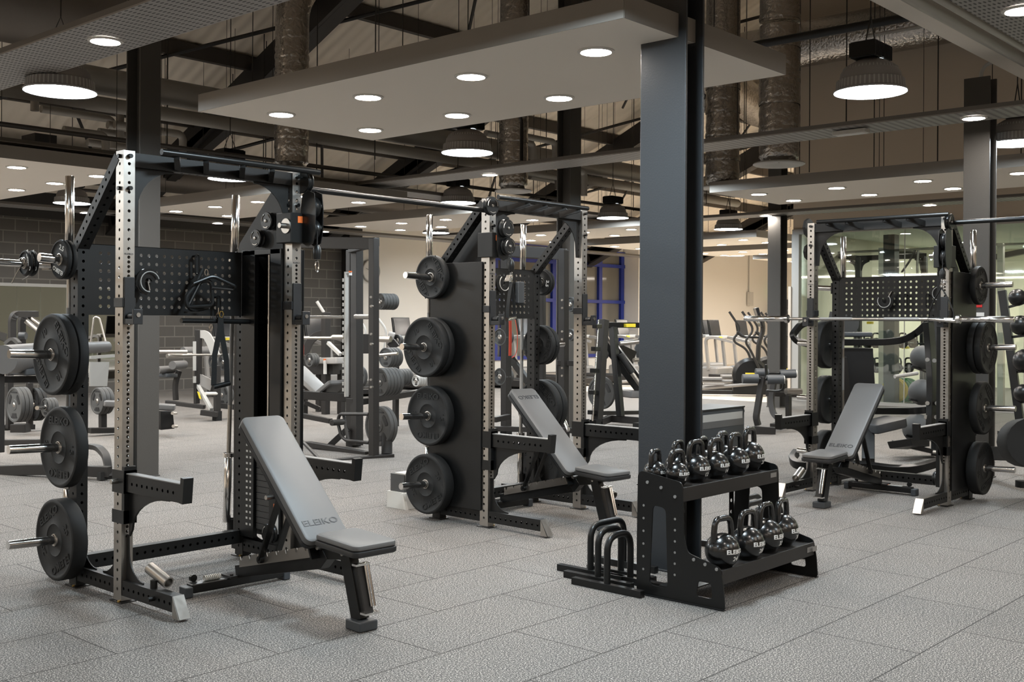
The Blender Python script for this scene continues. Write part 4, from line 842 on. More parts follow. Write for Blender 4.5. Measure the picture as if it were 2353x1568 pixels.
# ------------------------------------------------------------------ far equipment, world coordinates in metres
BG = [
('leg_curl_machine','dark leg curl machine with fat grey rollers at the left edge','exercise machine',[('base_frame','char',[('h',[(4.482,11.027,0.002),(4.795,10.229,0.077),(5.112,9.576,0.08)],0.035,0.05),('h',[(4.919,11.888,0.184),(5.209,11.115,0.23)],0.03,0.03)]),('curved_foot','char',[('h',[(5.168,10.561,0.217),(5.326,10.236,0.256),(5.195,9.783,0.196),(5.106,9.582,0.028)],0.035,0.025)]),('rubber_foot','rubber',[('b',(5.066,9.627,0.08),(5.066,9.627,0.007),0.07,0.07)]),('post','char',[('b',(4.702,10.931,0.182),(4.699,10.935,1.077),0.05,0.05),('b',(4.662,11.276,0.886),(5.601,10.977,0.865),0.05,0.07)]),('roller_pad','pad',[('c',(4.669,10.818,1.094),(5.16,11.169,1.104),0.142)]),('roller_pad','pad',[('c',(5.715,11.3,1.183),(6.089,11.482,1.188),0.062)]),('seat','padd',[('p',(4.888,11.024,0.962),(5.372,11.083,0.963),0.3,0.07)]),('shin_panel','lgrey',[('q',[(5.717,11.148,1.038),(5.952,11.185,1.032),(5.938,11.201,0.769),(5.718,11.147,0.78)],0.02)]),('tray_rail','lgrey',[('b',(5.716,11.148,1.085),(6.04,11.237,1.095),0.04,0.03)])],None),
('plate_machine','plate loaded machine with hooked top arms behind the left plates','exercise machine',[('hook_arm','char',[('h',[(6.447,14.676,1.131),(6.446,14.678,1.477),(6.469,14.652,1.552),(6.667,14.731,1.554)],0.04,0.04)]),('hook_arm','char',[('h',[(6.666,14.881,1.124),(6.665,14.883,1.477),(6.688,14.857,1.554),(6.889,14.932,1.556)],0.04,0.04)]),('chrome_arm','steel',[('c',(6.659,14.739,1.46),(6.824,14.556,1.263),0.035),('c',(6.773,14.912,1.519),(6.9,14.771,1.378),0.035)]),('post','char',[('b',(6.424,14.702,1.102),(6.429,14.697,0.036),0.08,0.08),('b',(6.603,14.502,0.643),(6.606,14.499,0.037),0.07,0.07)]),('base','char',[('b',(6.229,14.92,0.034),(6.789,14.745,0.025),0.1,0.08),('b',(6.415,14.562,0.046),(6.549,14.413,0.047),0.18,0.12)]),('small_roller','padd',[('c',(6.602,14.804,1.261),(6.66,14.738,1.261),0.05)]),('plate_arc','rubberd',[('h',[(6.306,14.534,1.164),(6.366,14.467,1.244),(6.42,14.407,1.165)],0.05,0.02)])],None),
('storage_peg','short chrome peg through the small plates at the left','peg',[('peg','chrome',[('c',(6.259,13.538,0.382),(6.731,14.061,0.338),0.025)])],None),
('row_machine','low row machine with a grey bench pad between rack upright and grey column','exercise machine',[('base','char',[('b',(6.84,13.34,0.074),(7.396,13.319,0.048),0.1,0.07)]),('pad','pad',[('p',(6.968,13.197,0.424),(7.678,12.706,0.358),0.26,0.07)]),('post','satin',[('q',[(7.433,12.679,0.329),(7.591,12.653,0.321),(7.606,12.636,0.099),(7.434,12.678,0.091)],0.1)]),('post','char',[('b',(7.104,13.496,0.073),(7.102,13.497,0.355),0.08,0.08)]),('a_frame','steel',[('t',[(7.137,13.908,1.109),(7.17,13.871,1.524),(7.216,13.82,1.513),(7.287,13.741,1.11)],0.012)]),('bolt','steel',[('c',(7.49,12.465,0.31),(7.574,12.522,0.302),0.02)]),('bolt','steel',[('c',(7.498,12.457,0.146),(7.582,12.513,0.136),0.02)])],None),
('leg_extension_machine','leg extension machine with pale rollers and a yellow tag by the dark wall','exercise machine',[('mast','char',[('b',(9.314,14.776,1.338),(9.317,14.772,0.516),0.075,0.09),('b',(9.299,14.792,0.529),(9.301,14.79,0.211),0.07,0.07)]),('steel_strip','lgrey',[('b',(9.219,14.731,1.161),(9.221,14.729,0.719),0.045,0.02),('b',(9.221,14.729,0.633),(9.222,14.728,0.534),0.045,0.02)]),('curved_arm','lgrey',[('h',[(9.323,14.766,1.272),(9.394,14.687,1.266),(9.447,14.627,1.127),(9.492,14.576,0.942)],0.03,0.06)]),('right_post','char',[('b',(9.223,14.128,0.817),(9.226,14.124,0.096),0.08,0.08)]),('base','char',[('b',(8.99,15.136,0.228),(9.269,14.526,0.174),0.07,0.06),('b',(9.012,14.214,0.129),(9.174,14.033,0.099),0.1,0.08),('b',(9.287,14.207,0.217),(9.663,14.087,0.165),0.06,0.08)]),('diagonal_rail','lgrey',[('b',(9.308,14.782,0.496),(9.17,14.187,0.16),0.05,0.05)]),('left_post','char',[('h',[(9.088,15.028,0.262),(9.078,15.039,0.514),(9.121,14.99,0.713)],0.03,0.04)]),('roller_pad','pad',[('c',(8.889,14.8,0.805),(9.174,14.931,0.806),0.063)]),('roller_pad','pad',[('c',(8.741,14.965,0.732),(9.059,15.059,0.732),0.057)]),('back_roller','pad',[('c',(9.319,15.219,0.996),(10.019,15.337,0.996),0.07)]),('seat','padl',[('q',[(9.325,14.763,0.675),(9.463,14.609,0.57),(9.433,14.643,0.411),(9.326,14.762,0.503)],0.06)]),('warning_tag','yellow',[('q',[(9.166,14.566,0.413),(9.188,14.542,0.4),(9.21,14.517,0.295),(9.188,14.541,0.308)],0.01)]),('floor_foot','rubber',[('b',(9.226,14.125,0.141),(9.226,14.125,0),0.1,0.1)]),('front_pad','padd',[('p',(8.838,15.006,0.649),(9.068,15.049,0.639),0.2,0.06)])],None),
('barbell','chrome barbell racked level near the dark wall, the shorter looking one','barbell',[('shaft','steel',[('c',(8.131,14.296,1.031),(8.812,14.286,1.02),0.028)])],'racked barbells by the dark wall'),
('barbell','chrome barbell racked level across the leg extension mast','barbell',[('shaft','steel',[('c',(8.514,14.319,0.967),(8.969,14.411,0.969),0.03),('c',(8.969,14.411,0.969),(10.012,14.746,0.948),0.016)])],'racked barbells by the dark wall'),
('storage_peg','pale peg end low on the leg extension machine','peg',[('peg','offw',[('c',(8.941,13.993,0.418),(9.229,14.121,0.399),0.025)])],None),
('half_rack','tall dark half rack with a toothed white strip, between first and middle racks','rack',[('front_upright','char',[('b',(7.924,9.138,2.391),(7.933,9.127,0.022),0.085,0.085)]),('rear_upright','char',[('b',(8.581,10.202,2.338),(8.46,10.037,0.021),0.11,0.11)]),('rear_upright','char',[('b',(8.586,10.346,2.344),(8.464,10.182,0.599),0.05,0.08)]),('top_rail','char',[('b',(7.713,10.57,2.403),(7.946,9.113,2.334),0.07,0.13)]),('top_rail','char',[('b',(7.943,9.116,2.353),(8.532,10.256,2.353),0.07,0.1)]),('toothed_strip','lgrey',[('b',(8.305,10.06,2.064),(8.311,10.053,0.602),0.05,0.02),('b',(8.285,10.082,1.987),(8.285,10.082,1.946),0.03,0.02),('b',(8.285,10.082,1.916),(8.286,10.082,1.875),0.03,0.02),('b',(8.286,10.082,1.844),(8.286,10.082,1.804),0.03,0.02),('b',(8.286,10.081,1.773),(8.286,10.081,1.732),0.03,0.02),('b',(8.286,10.081,1.702),(8.286,10.081,1.661),0.03,0.02),('b',(8.287,10.081,1.631),(8.287,10.081,1.59),0.03,0.02),('b',(8.287,10.08,1.559),(8.287,10.08,1.519),0.03,0.02),('b',(8.287,10.08,1.488),(8.287,10.08,1.447),0.03,0.02),('b',(8.287,10.08,1.417),(8.288,10.08,1.376),0.03,0.02),('b',(8.288,10.079,1.345),(8.288,10.079,1.305),0.03,0.02),('b',(8.288,10.079,1.274),(8.288,10.079,1.233),0.03,0.02),('b',(8.288,10.079,1.203),(8.288,10.079,1.162),0.03,0.02),('b',(8.289,10.078,1.131),(8.289,10.078,1.091),0.03,0.02),('b',(8.289,10.078,1.06),(8.289,10.078,1.019),0.03,0.02),('b',(8.289,10.078,0.989),(8.289,10.078,0.948),0.03,0.02),('b',(8.289,10.077,0.918),(8.29,10.077,0.877),0.03,0.02),('b',(8.29,10.077,0.846),(8.29,10.077,0.806),0.03,0.02),('b',(8.29,10.077,0.775),(8.29,10.077,0.734),0.03,0.02),('b',(8.29,10.077,0.704),(8.29,10.076,0.663),0.03,0.02)]),('warning_label','white',[('b',(8.336,10.026,2.069),(8.336,10.026,2.023),0.045,0.01)]),('label_band','orange',[('b',(8.323,10.01,2.073),(8.323,10.01,2.058),0.045,0.01)]),('base_beam','char',[('b',(7.353,9.325,-0.027),(8.14,9.046,0.002),0.09,0.07)]),('base_beam','char',[('b',(8.004,10.396,0.049),(8.086,9.406,0.004),0.08,0.06)]),('lower_beam','char',[('b',(8.211,10.764,0.592),(8.557,10.078,0.569),0.09,0.1)]),('lower_post','char',[('b',(8.495,10.148,0.573),(8.498,10.145,-0.011),0.13,0.13)]),('diagonal','char',[('b',(8.227,10.297,-0.012),(8.391,10.114,0.221),0.07,0.07)]),('diagonal','char',[('b',(7.706,10.129,0.143),(7.488,9.474,-0.025),0.03,0.03)]),('diagonal','char',[('b',(8.356,10.603,0.425),(8.232,10.74,0.503),0.05,0.05)]),('handle_frame','char',[('t',[(8.094,9.397,0.451),(8.13,9.956,0.415),(8.116,9.971,0.325),(8.087,9.854,0.125),(8.095,9.395,0.131)],0.02),('t',[(8.163,9.919,0.4),(8.133,9.802,0.126)],0.02)]),('chrome_post','chrome',[('c',(7.982,9.222,0.382),(7.983,9.221,0.019),0.022)]),('rubber_post','rubber',[('c',(8.161,9.173,0.254),(8.095,9.096,0.02),0.06)]),('foot_peg','char',[('c',(7.879,9.786,0.342),(8.092,9.848,0.334),0.035)]),('bolt','steel',[('c',(7.841,9.08,1.749),(7.805,9.045,1.748),0.013),('c',(7.851,9.069,1.651),(7.806,9.044,1.65),0.013),('c',(7.843,9.078,1.35),(7.807,9.043,1.35),0.013),('c',(7.853,9.067,1.242),(7.807,9.043,1.243),0.013),('c',(7.845,9.076,0.856),(7.809,9.041,0.859),0.013),('c',(7.855,9.065,0.777),(7.809,9.04,0.78),0.013)])],None),
('barbell','bright barbell racked high in the half rack','barbell',[('shaft','steel',[('c',(8.029,10.518,1.531),(8.287,10.08,1.534),0.018),('c',(8.382,9.974,1.54),(8.165,9.467,1.539),0.03)])],'racked barbells by the half rack'),
('barbell','bright barbell racked lower beyond the half rack','barbell',[('shaft','steel',[('c',(9.083,12.337,1.25),(9.347,11.594,1.259),0.018),('c',(9.347,11.594,1.271),(9.388,11.399,1.273),0.03)])],'racked barbells by the half rack'),
('incline_bench','pale incline bench standing in the half rack','bench',[('backrest','padl',[('p',(8.345,11.064,0.909),(8.453,10.644,0.587),0.3,0.06)]),('seat','pad',[('p',(8.449,10.648,0.597),(8.441,10.358,0.758),0.28,0.06)]),('frame','char',[('b',(8.418,10.983,0.615),(8.419,10.981,0.292),0.06,0.06),('b',(8.336,10.924,0.328),(8.444,10.504,0.279),0.07,0.06)])],None),
('cable_machine','dark selector machine behind the incline bench with a label strip','exercise machine',[('post','char',[('b',(11.052,13.886,1.62),(11.057,13.881,0.466),0.11,0.11)]),('rear_post','char',[('b',(11.307,14.352,0.472),(11.307,14.352,0),0.1,0.1),('b',(11.286,13.775,0.705),(11.286,13.775,0),0.1,0.1),('b',(11.056,13.882,0.639),(11.056,13.882,0),0.1,0.1)]),('label_strip','white',[('b',(10.92,13.734,0.867),(10.921,13.733,0.649),0.05,0.02)]),('label_band','orange',[('b',(10.92,13.734,0.888),(10.92,13.734,0.861),0.05,0.02)]),('curved_arm','char',[('h',[(10.891,14.216,0.945),(10.946,14.155,1.154),(11.02,14.072,1.259),(11.112,13.969,1.273)],0.05,0.06)]),('bench_pad','padl',[('p',(11.118,14.262,0.841),(11.061,13.427,0.866),0.3,0.1)]),('body','char',[('b',(11.234,14.432,0.741),(11.309,13.749,0.761),0.5,0.25),('b',(11.306,14.353,0.685),(11.307,14.351,0.33),0.1,0.1)]),('lever','lgrey',[('b',(11.014,13.779,1.139),(11.015,13.478,0.961),0.05,0.05)]),('handle','lgrey',[('t',[(10.955,13.995,1.792),(11.029,13.912,1.62)],0.025)])],None),
('press_machine','plate loaded press beyond the half rack with a long pale lever','exercise machine',[('lever','steel',[('c',(9.681,11.072,1.034),(9.723,10.726,1.065),0.02)]),('tube','steel',[('c',(10.277,11.755,1.238),(10.333,11.544,1.234),0.045)]),('guide_rail','lgrey',[('t',[(11.27,12.894,1.528),(11.365,12.789,1.354),(11.326,12.832,1.038)],0.02)]),('guide_rail','lgrey',[('t',[(11.064,13.124,1.526),(11.155,13.023,1.359),(11.111,13.072,1.07)],0.02)]),('body','char',[('b',(10.415,12.35,1.158),(10.533,12.219,1.159),0.3,0.28),('b',(9.518,11.254,0.554),(9.652,11.104,0.555),0.15,0.06)]),('base','char',[('b',(9.434,11.198,0.417),(10.925,11.483,0.482),0.1,0.08)]),('support_post','char',[('b',(9.633,11.125,0.555),(9.633,11.125,0),0.07,0.07),('b',(10.517,11.638,1.016),(10.517,11.638,0),0.07,0.07)]),('upper_arm','char',[('b',(10.4,11.619,1.202),(10.449,11.563,1.111),0.1,0.12)]),('cushion','padl',[('c',(10.71,12.022,1.274),(10.769,11.956,1.25),0.07)])],None),
('half_rack','dark half rack seen through the pegboard end of the middle rack','rack',[('upright','char',[('b',(9.769,7.98,2.314),(9.777,7.97,0.275),0.09,0.09)]),('upright','char',[('b',(9.626,8.737,2.336),(9.635,8.728,0.232),0.1,0.09)]),('upright','char',[('b',(10.365,8.812,2.297),(10.373,8.803,0.31),0.06,0.09)]),('top_rail','char',[('b',(9.548,8.825,2.335),(9.785,7.961,2.265),0.07,0.13)]),('cross_rail','char',[('b',(9.724,8.029,1.026),(9.89,7.844,1.017),0.06,0.06)]),('base','char',[('b',(9.488,8.892,0.231),(9.736,7.716,0.271),0.08,0.06)]),('rubber_foot','rubber',[('b',(9.635,8.728,0.258),(9.635,8.728,0),0.1,0.1)]),('rubber_foot','rubber',[('b',(9.777,7.97,0.3),(9.777,7.97,0),0.1,0.1)]),('lower_rail','char',[('b',(8.952,8.291,0.405),(9.213,8.3,0.423),0.06,0.06)]),('diagonal','char',[('b',(10.045,9.02,1.036),(10.037,8.728,0.756),0.06,0.08)]),('chrome_foot','chrome',[('c',(9.625,7.841,0.392),(9.58,7.741,0.28),0.02)]),('bolt','steel',[('c',(9.684,7.925,1.74),(9.665,7.916,1.74),0.012),('c',(9.684,7.924,1.652),(9.665,7.915,1.651),0.012),('c',(9.685,7.923,1.385),(9.666,7.914,1.385),0.012),('c',(9.685,7.923,1.296),(9.667,7.914,1.297),0.012),('c',(9.687,7.921,0.971),(9.668,7.912,0.971),0.012),('c',(9.687,7.921,0.882),(9.668,7.912,0.883),0.012)])],None),
('resistance_band','red resistance band hanging behind the middle rack pegboard','band',[('band','red',[('h',[(8.949,7.995,1.548),(8.972,7.969,1.396),(8.972,7.969,1.207),(8.957,7.986,1.121),(8.932,8.014,1.102)],0.04,0.004),('h',[(8.992,8.097,1.548),(8.995,8.093,1.395),(8.993,8.095,1.118)],0.02,0.004)])],None),
('resistance_band','red resistance band hanging beside the first rack front upright','band',[('hook','satin',[('c',(4.226,5.548,1.86),(4.103,5.429,1.856),0.008)]),('band','red',[('h',[(4.224,5.55,1.865),(4.227,5.546,1.595),(4.222,5.552,1.432)],0.006,0.003),('h',[(4.22,5.554,1.432),(4.231,5.541,1.324),(4.226,5.547,1.23)],0.01,0.003)])],None),
('leg_press','black angled leg press with a barbell hook post beside the big column','exercise machine',[('hook_post','char',[('b',(12.637,9.575,1.527),(12.421,9.516,0.079),0.12,0.12)]),('chrome_rod','chrome',[('c',(12.428,9.508,1.526),(12.221,9.439,0.109),0.012)]),('hook','satin',[('b',(12.44,9.494,1.434),(12.232,9.427,1.434),0.07,0.06),('b',(12.43,9.506,1.113),(12.222,9.438,1.118),0.07,0.06),('b',(12.42,9.517,0.805),(12.212,9.449,0.814),0.07,0.06),('b',(12.41,9.528,0.497),(12.202,9.46,0.51),0.07,0.06),('b',(12.4,9.539,0.214),(12.193,9.471,0.23),0.07,0.06)]),('top_beam','satin',[('b',(12.818,9.672,1.451),(13.562,9.441,1.448),0.1,0.08)]),('warning_tag','yellow',[('b',(13.077,9.534,1.446),(13.248,9.493,1.447),0.11,0.05)]),('leg_strut','satin',[('b',(12.886,9.597,1.421),(12.805,9.387,0.137),0.09,0.09)]),('sled_rail','satin',[('b',(13.131,9.922,1.237),(13.358,9.369,0.476),0.1,0.2)]),('sled_rail','steel',[('c',(12.899,9.732,1.292),(12.959,9.665,1.166),0.03),('c',(13.074,9.387,0.753),(13.176,9.273,0.539),0.03)]),('rail_cover','rubber',[('c',(12.874,9.46,1.026),(12.993,9.328,0.757),0.045)]),('foot_plate','char',[('q',[(13.431,9.887,1.169),(13.844,9.876,1.045),(13.791,9.935,0.797),(13.423,9.896,0.972)],0.06)]),('shoulder_pad','padd',[('q',[(13.917,9.945,1.095),(13.97,9.886,1.297),(14.015,9.836,1.231),(13.963,9.894,0.814)],0.1)]),('peg','steel',[('c',(12.954,9.52,1.181),(13.273,9.315,1.219),0.035)]),('peg','steel',[('c',(13.09,9.369,0.942),(13.274,9.314,0.952),0.03)]),('seat_pad','pad',[('p',(13.145,9.607,0.442),(13.376,9.499,0.437),0.5,0.1)]),('base','char',[('b',(12.454,9.479,0.079),(12.866,9.619,0.094),0.07,0.1),('b',(12.866,9.619,0.094),(13.03,9.136,0.077),0.07,0.1),('b',(12.773,9.722,0.169),(13.854,9.715,0.12),0.06,0.06)]),('rubber_foot','rubber',[('b',(12.325,9.473,0.118),(12.325,9.472,0.014),0.12,0.12)]),('rubber_foot','rubber',[('b',(12.57,8.901,0.097),(12.57,8.9,-0.023),0.12,0.12)])],None),
('roman_chair','dark back extension stand with four blue grey rollers','exercise machine',[('front_post','char',[('h',[(13.354,7.428,0.768),(13.316,7.47,0.391),(13.297,7.491,0.214),(13.317,7.468,0.109)],0.028,0.04)]),('rear_post','char',[('h',[(14.179,7.706,0.643),(14.151,7.737,0.394),(14.082,7.664,0.217),(14.041,7.56,0.152)],0.026,0.04)]),('roller_pad','padd',[('c',(13.173,7.629,0.737),(13.315,7.471,0.738),0.063)]),('roller_pad','padd',[('c',(13.394,7.384,0.727),(13.543,7.217,0.734),0.063)]),('roller_pad','padd',[('c',(14.005,7.9,0.784),(14.125,7.767,0.785),0.06)]),('roller_pad','padd',[('c',(14.236,7.642,0.767),(14.385,7.476,0.775),0.062)]),('end_cap','offw',[('c',(13.543,7.217,0.734),(13.551,7.209,0.734),0.05),('c',(14.385,7.476,0.775),(14.394,7.467,0.775),0.05)]),('axle','satin',[('c',(13.173,7.629,0.737),(13.543,7.217,0.734),0.02),('c',(14.021,7.882,0.784),(14.385,7.476,0.775),0.02),('b',(13.744,7.592,0.918),(13.753,7.582,0.724),0.04,0.03)]),('base','char',[('b',(13.131,7.527,0.059),(13.381,7.248,0.038),0.08,0.11)]),('rear_base','char',[('b',(13.628,7.422,0.079),(14.848,7.559,0.115),0.08,0.07)]),('side_frame','char',[('b',(14.293,7.878,0.474),(14.762,7.656,0.445),0.06,0.07),('b',(14.594,7.693,0.451),(14.595,7.691,0.122),0.09,0.06)]),('roller_handle','steel',[('c',(14.387,7.625,0.514),(14.62,7.514,0.509),0.045)]),('curved_handle','satin',[('t',[(13.733,7.305,0.676),(13.816,7.362,0.575),(13.851,7.473,0.544),(13.933,7.68,0.543)],0.018)]),('adjust_lever','satin',[('t',[(13.636,7.263,0.089),(13.787,7.245,0.164),(13.946,7.217,0.18),(13.986,7.172,0.102)],0.02)])],None),
('plyo_box','black soft plyometric box with two grey bands on the floor behind the column','box',[('foam_body','padd',[('x',9.7,10.54,6.08,6.5,0,0.585)]),('lid_seam','padside',[('x',9.7,10.54,6.07,6.51,0.585,0.6)]),('light_band','lgrey',[('x',9.71,10.5,6.076,6.08,0.47,0.545)]),('mid_band','pad',[('x',9.71,10.52,6.076,6.08,0.4,0.469)]),('chevron','ink',[('q',[(10.5,6.075,0.585),(10.515,6.075,0.585),(10.54,6.075,0.545),(10.525,6.075,0.545)],0.003),('q',[(10.525,6.075,0.545),(10.54,6.075,0.545),(10.515,6.075,0.5),(10.5,6.075,0.5)],0.003)]),('size_number','white',[('T','3',(10.42,6.074,0.27),(1,0,0),(0,0,1)),('T','REPS',(9.98,6.074,0.3),(0,0,1),(-1,0,0))])],None),
('foam_wedge','low white wedge with a dark top on the floor behind the middle rack plates','wedge',[('white_base','offw',[('q',[(5.93,6.42,0),(5.99,6.66,0),(5.99,6.62,0.13),(5.93,6.46,0.13)],0.02),('x',5.93,6.98,6.44,6.66,0,0.13)]),('dark_top','rubberd',[('x',5.95,6.96,6.48,6.64,0.13,0.27)]),('white_cap','offw',[('x',5.96,6.3,6.47,6.6,0.22,0.28)])],None),
('curved_press','black press machine with a sweeping curved tube behind the barbell rack','exercise machine',[('curved_tube','satin',[('h',[(10.474,5.098,1.303),(10.872,4.653,1.307),(11.005,4.505,1.334),(11,4.361,1.42),(10.91,4.162,1.594)],0.03,0.034)]),('handle_loop','satin',[('h',[(10.176,5.13,1.501),(10.02,5.154,1.487),(9.871,5.17,1.372),(9.9,5.138,1.321),(10.084,5.083,1.286)],0.022,0.03)]),('main_plate','satin',[('h',[(10.862,4.216,1.517),(10.877,4.199,1.258),(10.793,4.143,0.92),(10.687,4.111,0.367)],0.075,0.03)]),('back_pad','padd',[('p',(10.754,5.235,1.379),(11.051,4.903,1.382),0.25,0.05)]),('pulley_cover','rubberd',[('c',(11.158,5.233,1.503),(11.095,5.154,1.489),0.12),('b',(11.143,5.4,1.535),(11.205,5.181,1.49),0.1,0.18)]),('centre_shroud','padside',[('q',[(10.739,5.101,1.242),(10.946,4.87,1.243),(10.97,4.844,0.659),(10.784,5.052,0.634)],0.3)]),('shroud_edge','char',[('q',[(10.548,5.015,1.158),(10.598,4.959,1.158),(10.639,4.914,0.628),(10.589,4.97,0.627)],0.12)]),('cross_rail','satin',[('h',[(10.441,4.984,0.617),(10.968,4.397,0.618),(10.871,4.205,0.647),(11.043,4.163,0.649)],0.03,0.034)]),('seat_pad','padd',[('p',(10.359,4.626,0.468),(10.662,4.439,0.534),0.35,0.09)]),('seat_post','satin',[('b',(10.374,4.61,0.447),(10.183,4.524,0.173),0.12,0.09)]),('base_curve','satin',[('h',[(9.996,5.18,0.218),(9.871,5.171,0.161),(9.727,5.031,0.127),(10.085,4.632,0.147),(10.126,4.138,0.111),(10.658,3.994,0.178)],0.03,0.04)]),('grip','offw',[('c',(10.545,4.419,0.977),(10.792,4.294,1.008),0.019)]),('foot_box','satin',[('q',[(11.745,4.879,0.228),(12.088,4.795,0.242),(12.089,4.795,0.121),(11.764,4.857,0.152)],0.3)]),('bolt','steel',[('c',(10.71,4.16,0.718),(10.66,4.141,0.726),0.02),('c',(10.772,4.091,0.719),(10.722,4.072,0.727),0.02),('c',(10.702,4.169,0.583),(10.652,4.15,0.591),0.02),('c',(10.767,4.097,0.583),(10.717,4.078,0.592),0.02),('c',(10.708,4.162,1.143),(10.658,4.143,1.149),0.02),('c',(10.754,4.112,1.135),(10.704,4.093,1.141),0.02)])],None),
('exercise_ball','round dark medicine ball on the prongs beside the curved machine, top one of the stack','ball',[('shell','rubberd',[('o',(12.216,4.802,1.12),0.136)]),('valve_seam','rubber',[('t',[(12.223,4.9,1.118),(12.195,4.896,1.128),(12.17,4.875,1.146),(12.154,4.842,1.177),(12.148,4.802,1.21),(12.154,4.762,1.228),(12.17,4.729,1.214),(12.195,4.708,1.167),(12.223,4.704,1.103)],0.004)])],'medicine balls by the curved machine'),
('exercise_ball','round dark medicine ball on the prongs beside the curved machine, middle one of the stack','ball',[('shell','rubberd',[('o',(12.211,4.808,0.732),0.146)]),('valve_seam','rubber',[('t',[(12.219,4.913,0.729),(12.189,4.908,0.74),(12.162,4.887,0.76),(12.144,4.851,0.793),(12.138,4.808,0.829),(12.144,4.765,0.848),(12.162,4.729,0.833),(12.189,4.708,0.783),(12.219,4.703,0.714)],0.004)])],'medicine balls by the curved machine'),
('exercise_ball','round dark medicine ball on the prongs beside the curved machine, lowest one of the stack','ball',[('shell','rubberd',[('o',(12.181,4.842,0.328),0.165)]),('valve_seam','rubber',[('t',[(12.19,4.96,0.325),(12.156,4.955,0.337),(12.126,4.931,0.36),(12.105,4.891,0.397),(12.098,4.842,0.437),(12.105,4.793,0.459),(12.126,4.753,0.442),(12.156,4.729,0.385),(12.19,4.724,0.307)],0.004)])],'medicine balls by the curved machine'),
('ball_rack','black pronged ball rack behind the right side of the curved machine','rack',[('post','satin',[('b',(12.712,4.849,1.72),(12.518,4.765,-0.01),0.08,0.08)]),('prong','satin',[('c',(11.935,4.816,1.03),(12.615,4.808,0.913),0.015)]),('prong','satin',[('c',(11.924,4.829,0.667),(12.61,4.813,0.555),0.015)]),('prong','satin',[('c',(11.894,4.863,0.275),(12.585,4.841,0.166),0.015)]),('base','satin',[('b',(12.042,4.997,0.157),(12.418,4.727,0.051),0.3,0.05)])],None),
('exercise_ball','glossy black exercise ball on the leaning stand at the right edge, topmost','ball',[('shell','satin',[('o',(13.236,4.116,1.804),0.099)]),('valve_seam','rubberd',[('t',[(13.241,4.187,1.802),(13.221,4.184,1.81),(13.203,4.169,1.823),(13.191,4.145,1.845),(13.186,4.116,1.87),(13.191,4.087,1.882),(13.203,4.063,1.872),(13.221,4.048,1.838),(13.241,4.045,1.791)],0.004)])],'exercise balls at the right edge'),
('exercise_ball','glossy black exercise ball on the leaning stand at the right edge, second from the top','ball',[('shell','satin',[('o',(13.26,4.088,1.486),0.114)]),('valve_seam','rubberd',[('t',[(13.266,4.17,1.484),(13.243,4.166,1.492),(13.222,4.149,1.508),(13.208,4.122,1.534),(13.203,4.088,1.561),(13.208,4.054,1.576),(13.222,4.027,1.565),(13.243,4.01,1.526),(13.266,4.006,1.472)],0.004)])],'exercise balls at the right edge'),
('exercise_ball','glossy black exercise ball on the leaning stand at the right edge, third from the top','ball',[('shell','satin',[('o',(13.298,4.046,1.078),0.139)]),('valve_seam','rubberd',[('t',[(13.306,4.146,1.076),(13.277,4.142,1.086),(13.251,4.121,1.105),(13.234,4.087,1.136),(13.228,4.046,1.17),(13.234,4.005,1.188),(13.251,3.971,1.174),(13.277,3.95,1.126),(13.306,3.946,1.06)],0.004)])],'exercise balls at the right edge'),
('exercise_ball','glossy black exercise ball on the leaning stand at the right edge, lowest','ball',[('shell','satin',[('o',(13.287,4.059,0.705),0.109)]),('valve_seam','rubberd',[('t',[(13.293,4.137,0.703),(13.27,4.134,0.711),(13.251,4.118,0.726),(13.237,4.091,0.751),(13.232,4.059,0.777),(13.237,4.027,0.791),(13.251,4,0.78),(13.27,3.984,0.743),(13.293,3.981,0.691)],0.004)])],'exercise balls at the right edge'),
('ball_stand','leaning black ball stand at the right edge','rack',[('mast','satin',[('b',(13.431,4.347,1.892),(13.275,4.071,0.232),0.06,0.09)]),('tray','satin',[('b',(13.379,4.256,1.697),(13.041,3.884,1.769),0.02,0.03)]),('tray','satin',[('b',(13.394,4.239,1.348),(13.075,3.846,1.39),0.02,0.03)]),('tray','satin',[('b',(13.439,4.188,0.945),(13.092,3.826,0.992),0.02,0.03)]),('tray','satin',[('b',(13.464,4.16,0.591),(13.094,3.824,0.652),0.02,0.03)]),('foot','satin',[('b',(13.275,4.071,0.232),(13.532,4.384,0.216),0.1,0.05)])],None),
('dumbbell_bench','black low bench rail with white lettering beside the right rack plates','bench',[('rail','satin',[('b',(10.979,3.636,0.256),(10.568,3.195,0.321),0.1,0.13)]),('rail_top','satin',[('b',(11.683,3.75,0.284),(11.413,3.451,0.32),0.06,0.05)]),('lettering','white',[('b',(10.856,3.548,0.278),(10.818,3.441,0.282),0.012,0.02)])],None),
('dumbbell','huge black round dumbbell head cut off by the right edge','dumbbell',[('head','rubber',[('c',(10.117,3.099,0.466),(9.759,2.899,0.51),0.21)]),('foot','rubber',[('c',(10.016,3.062,0.15),(10.016,3.062,0.094),0.06)])],None),
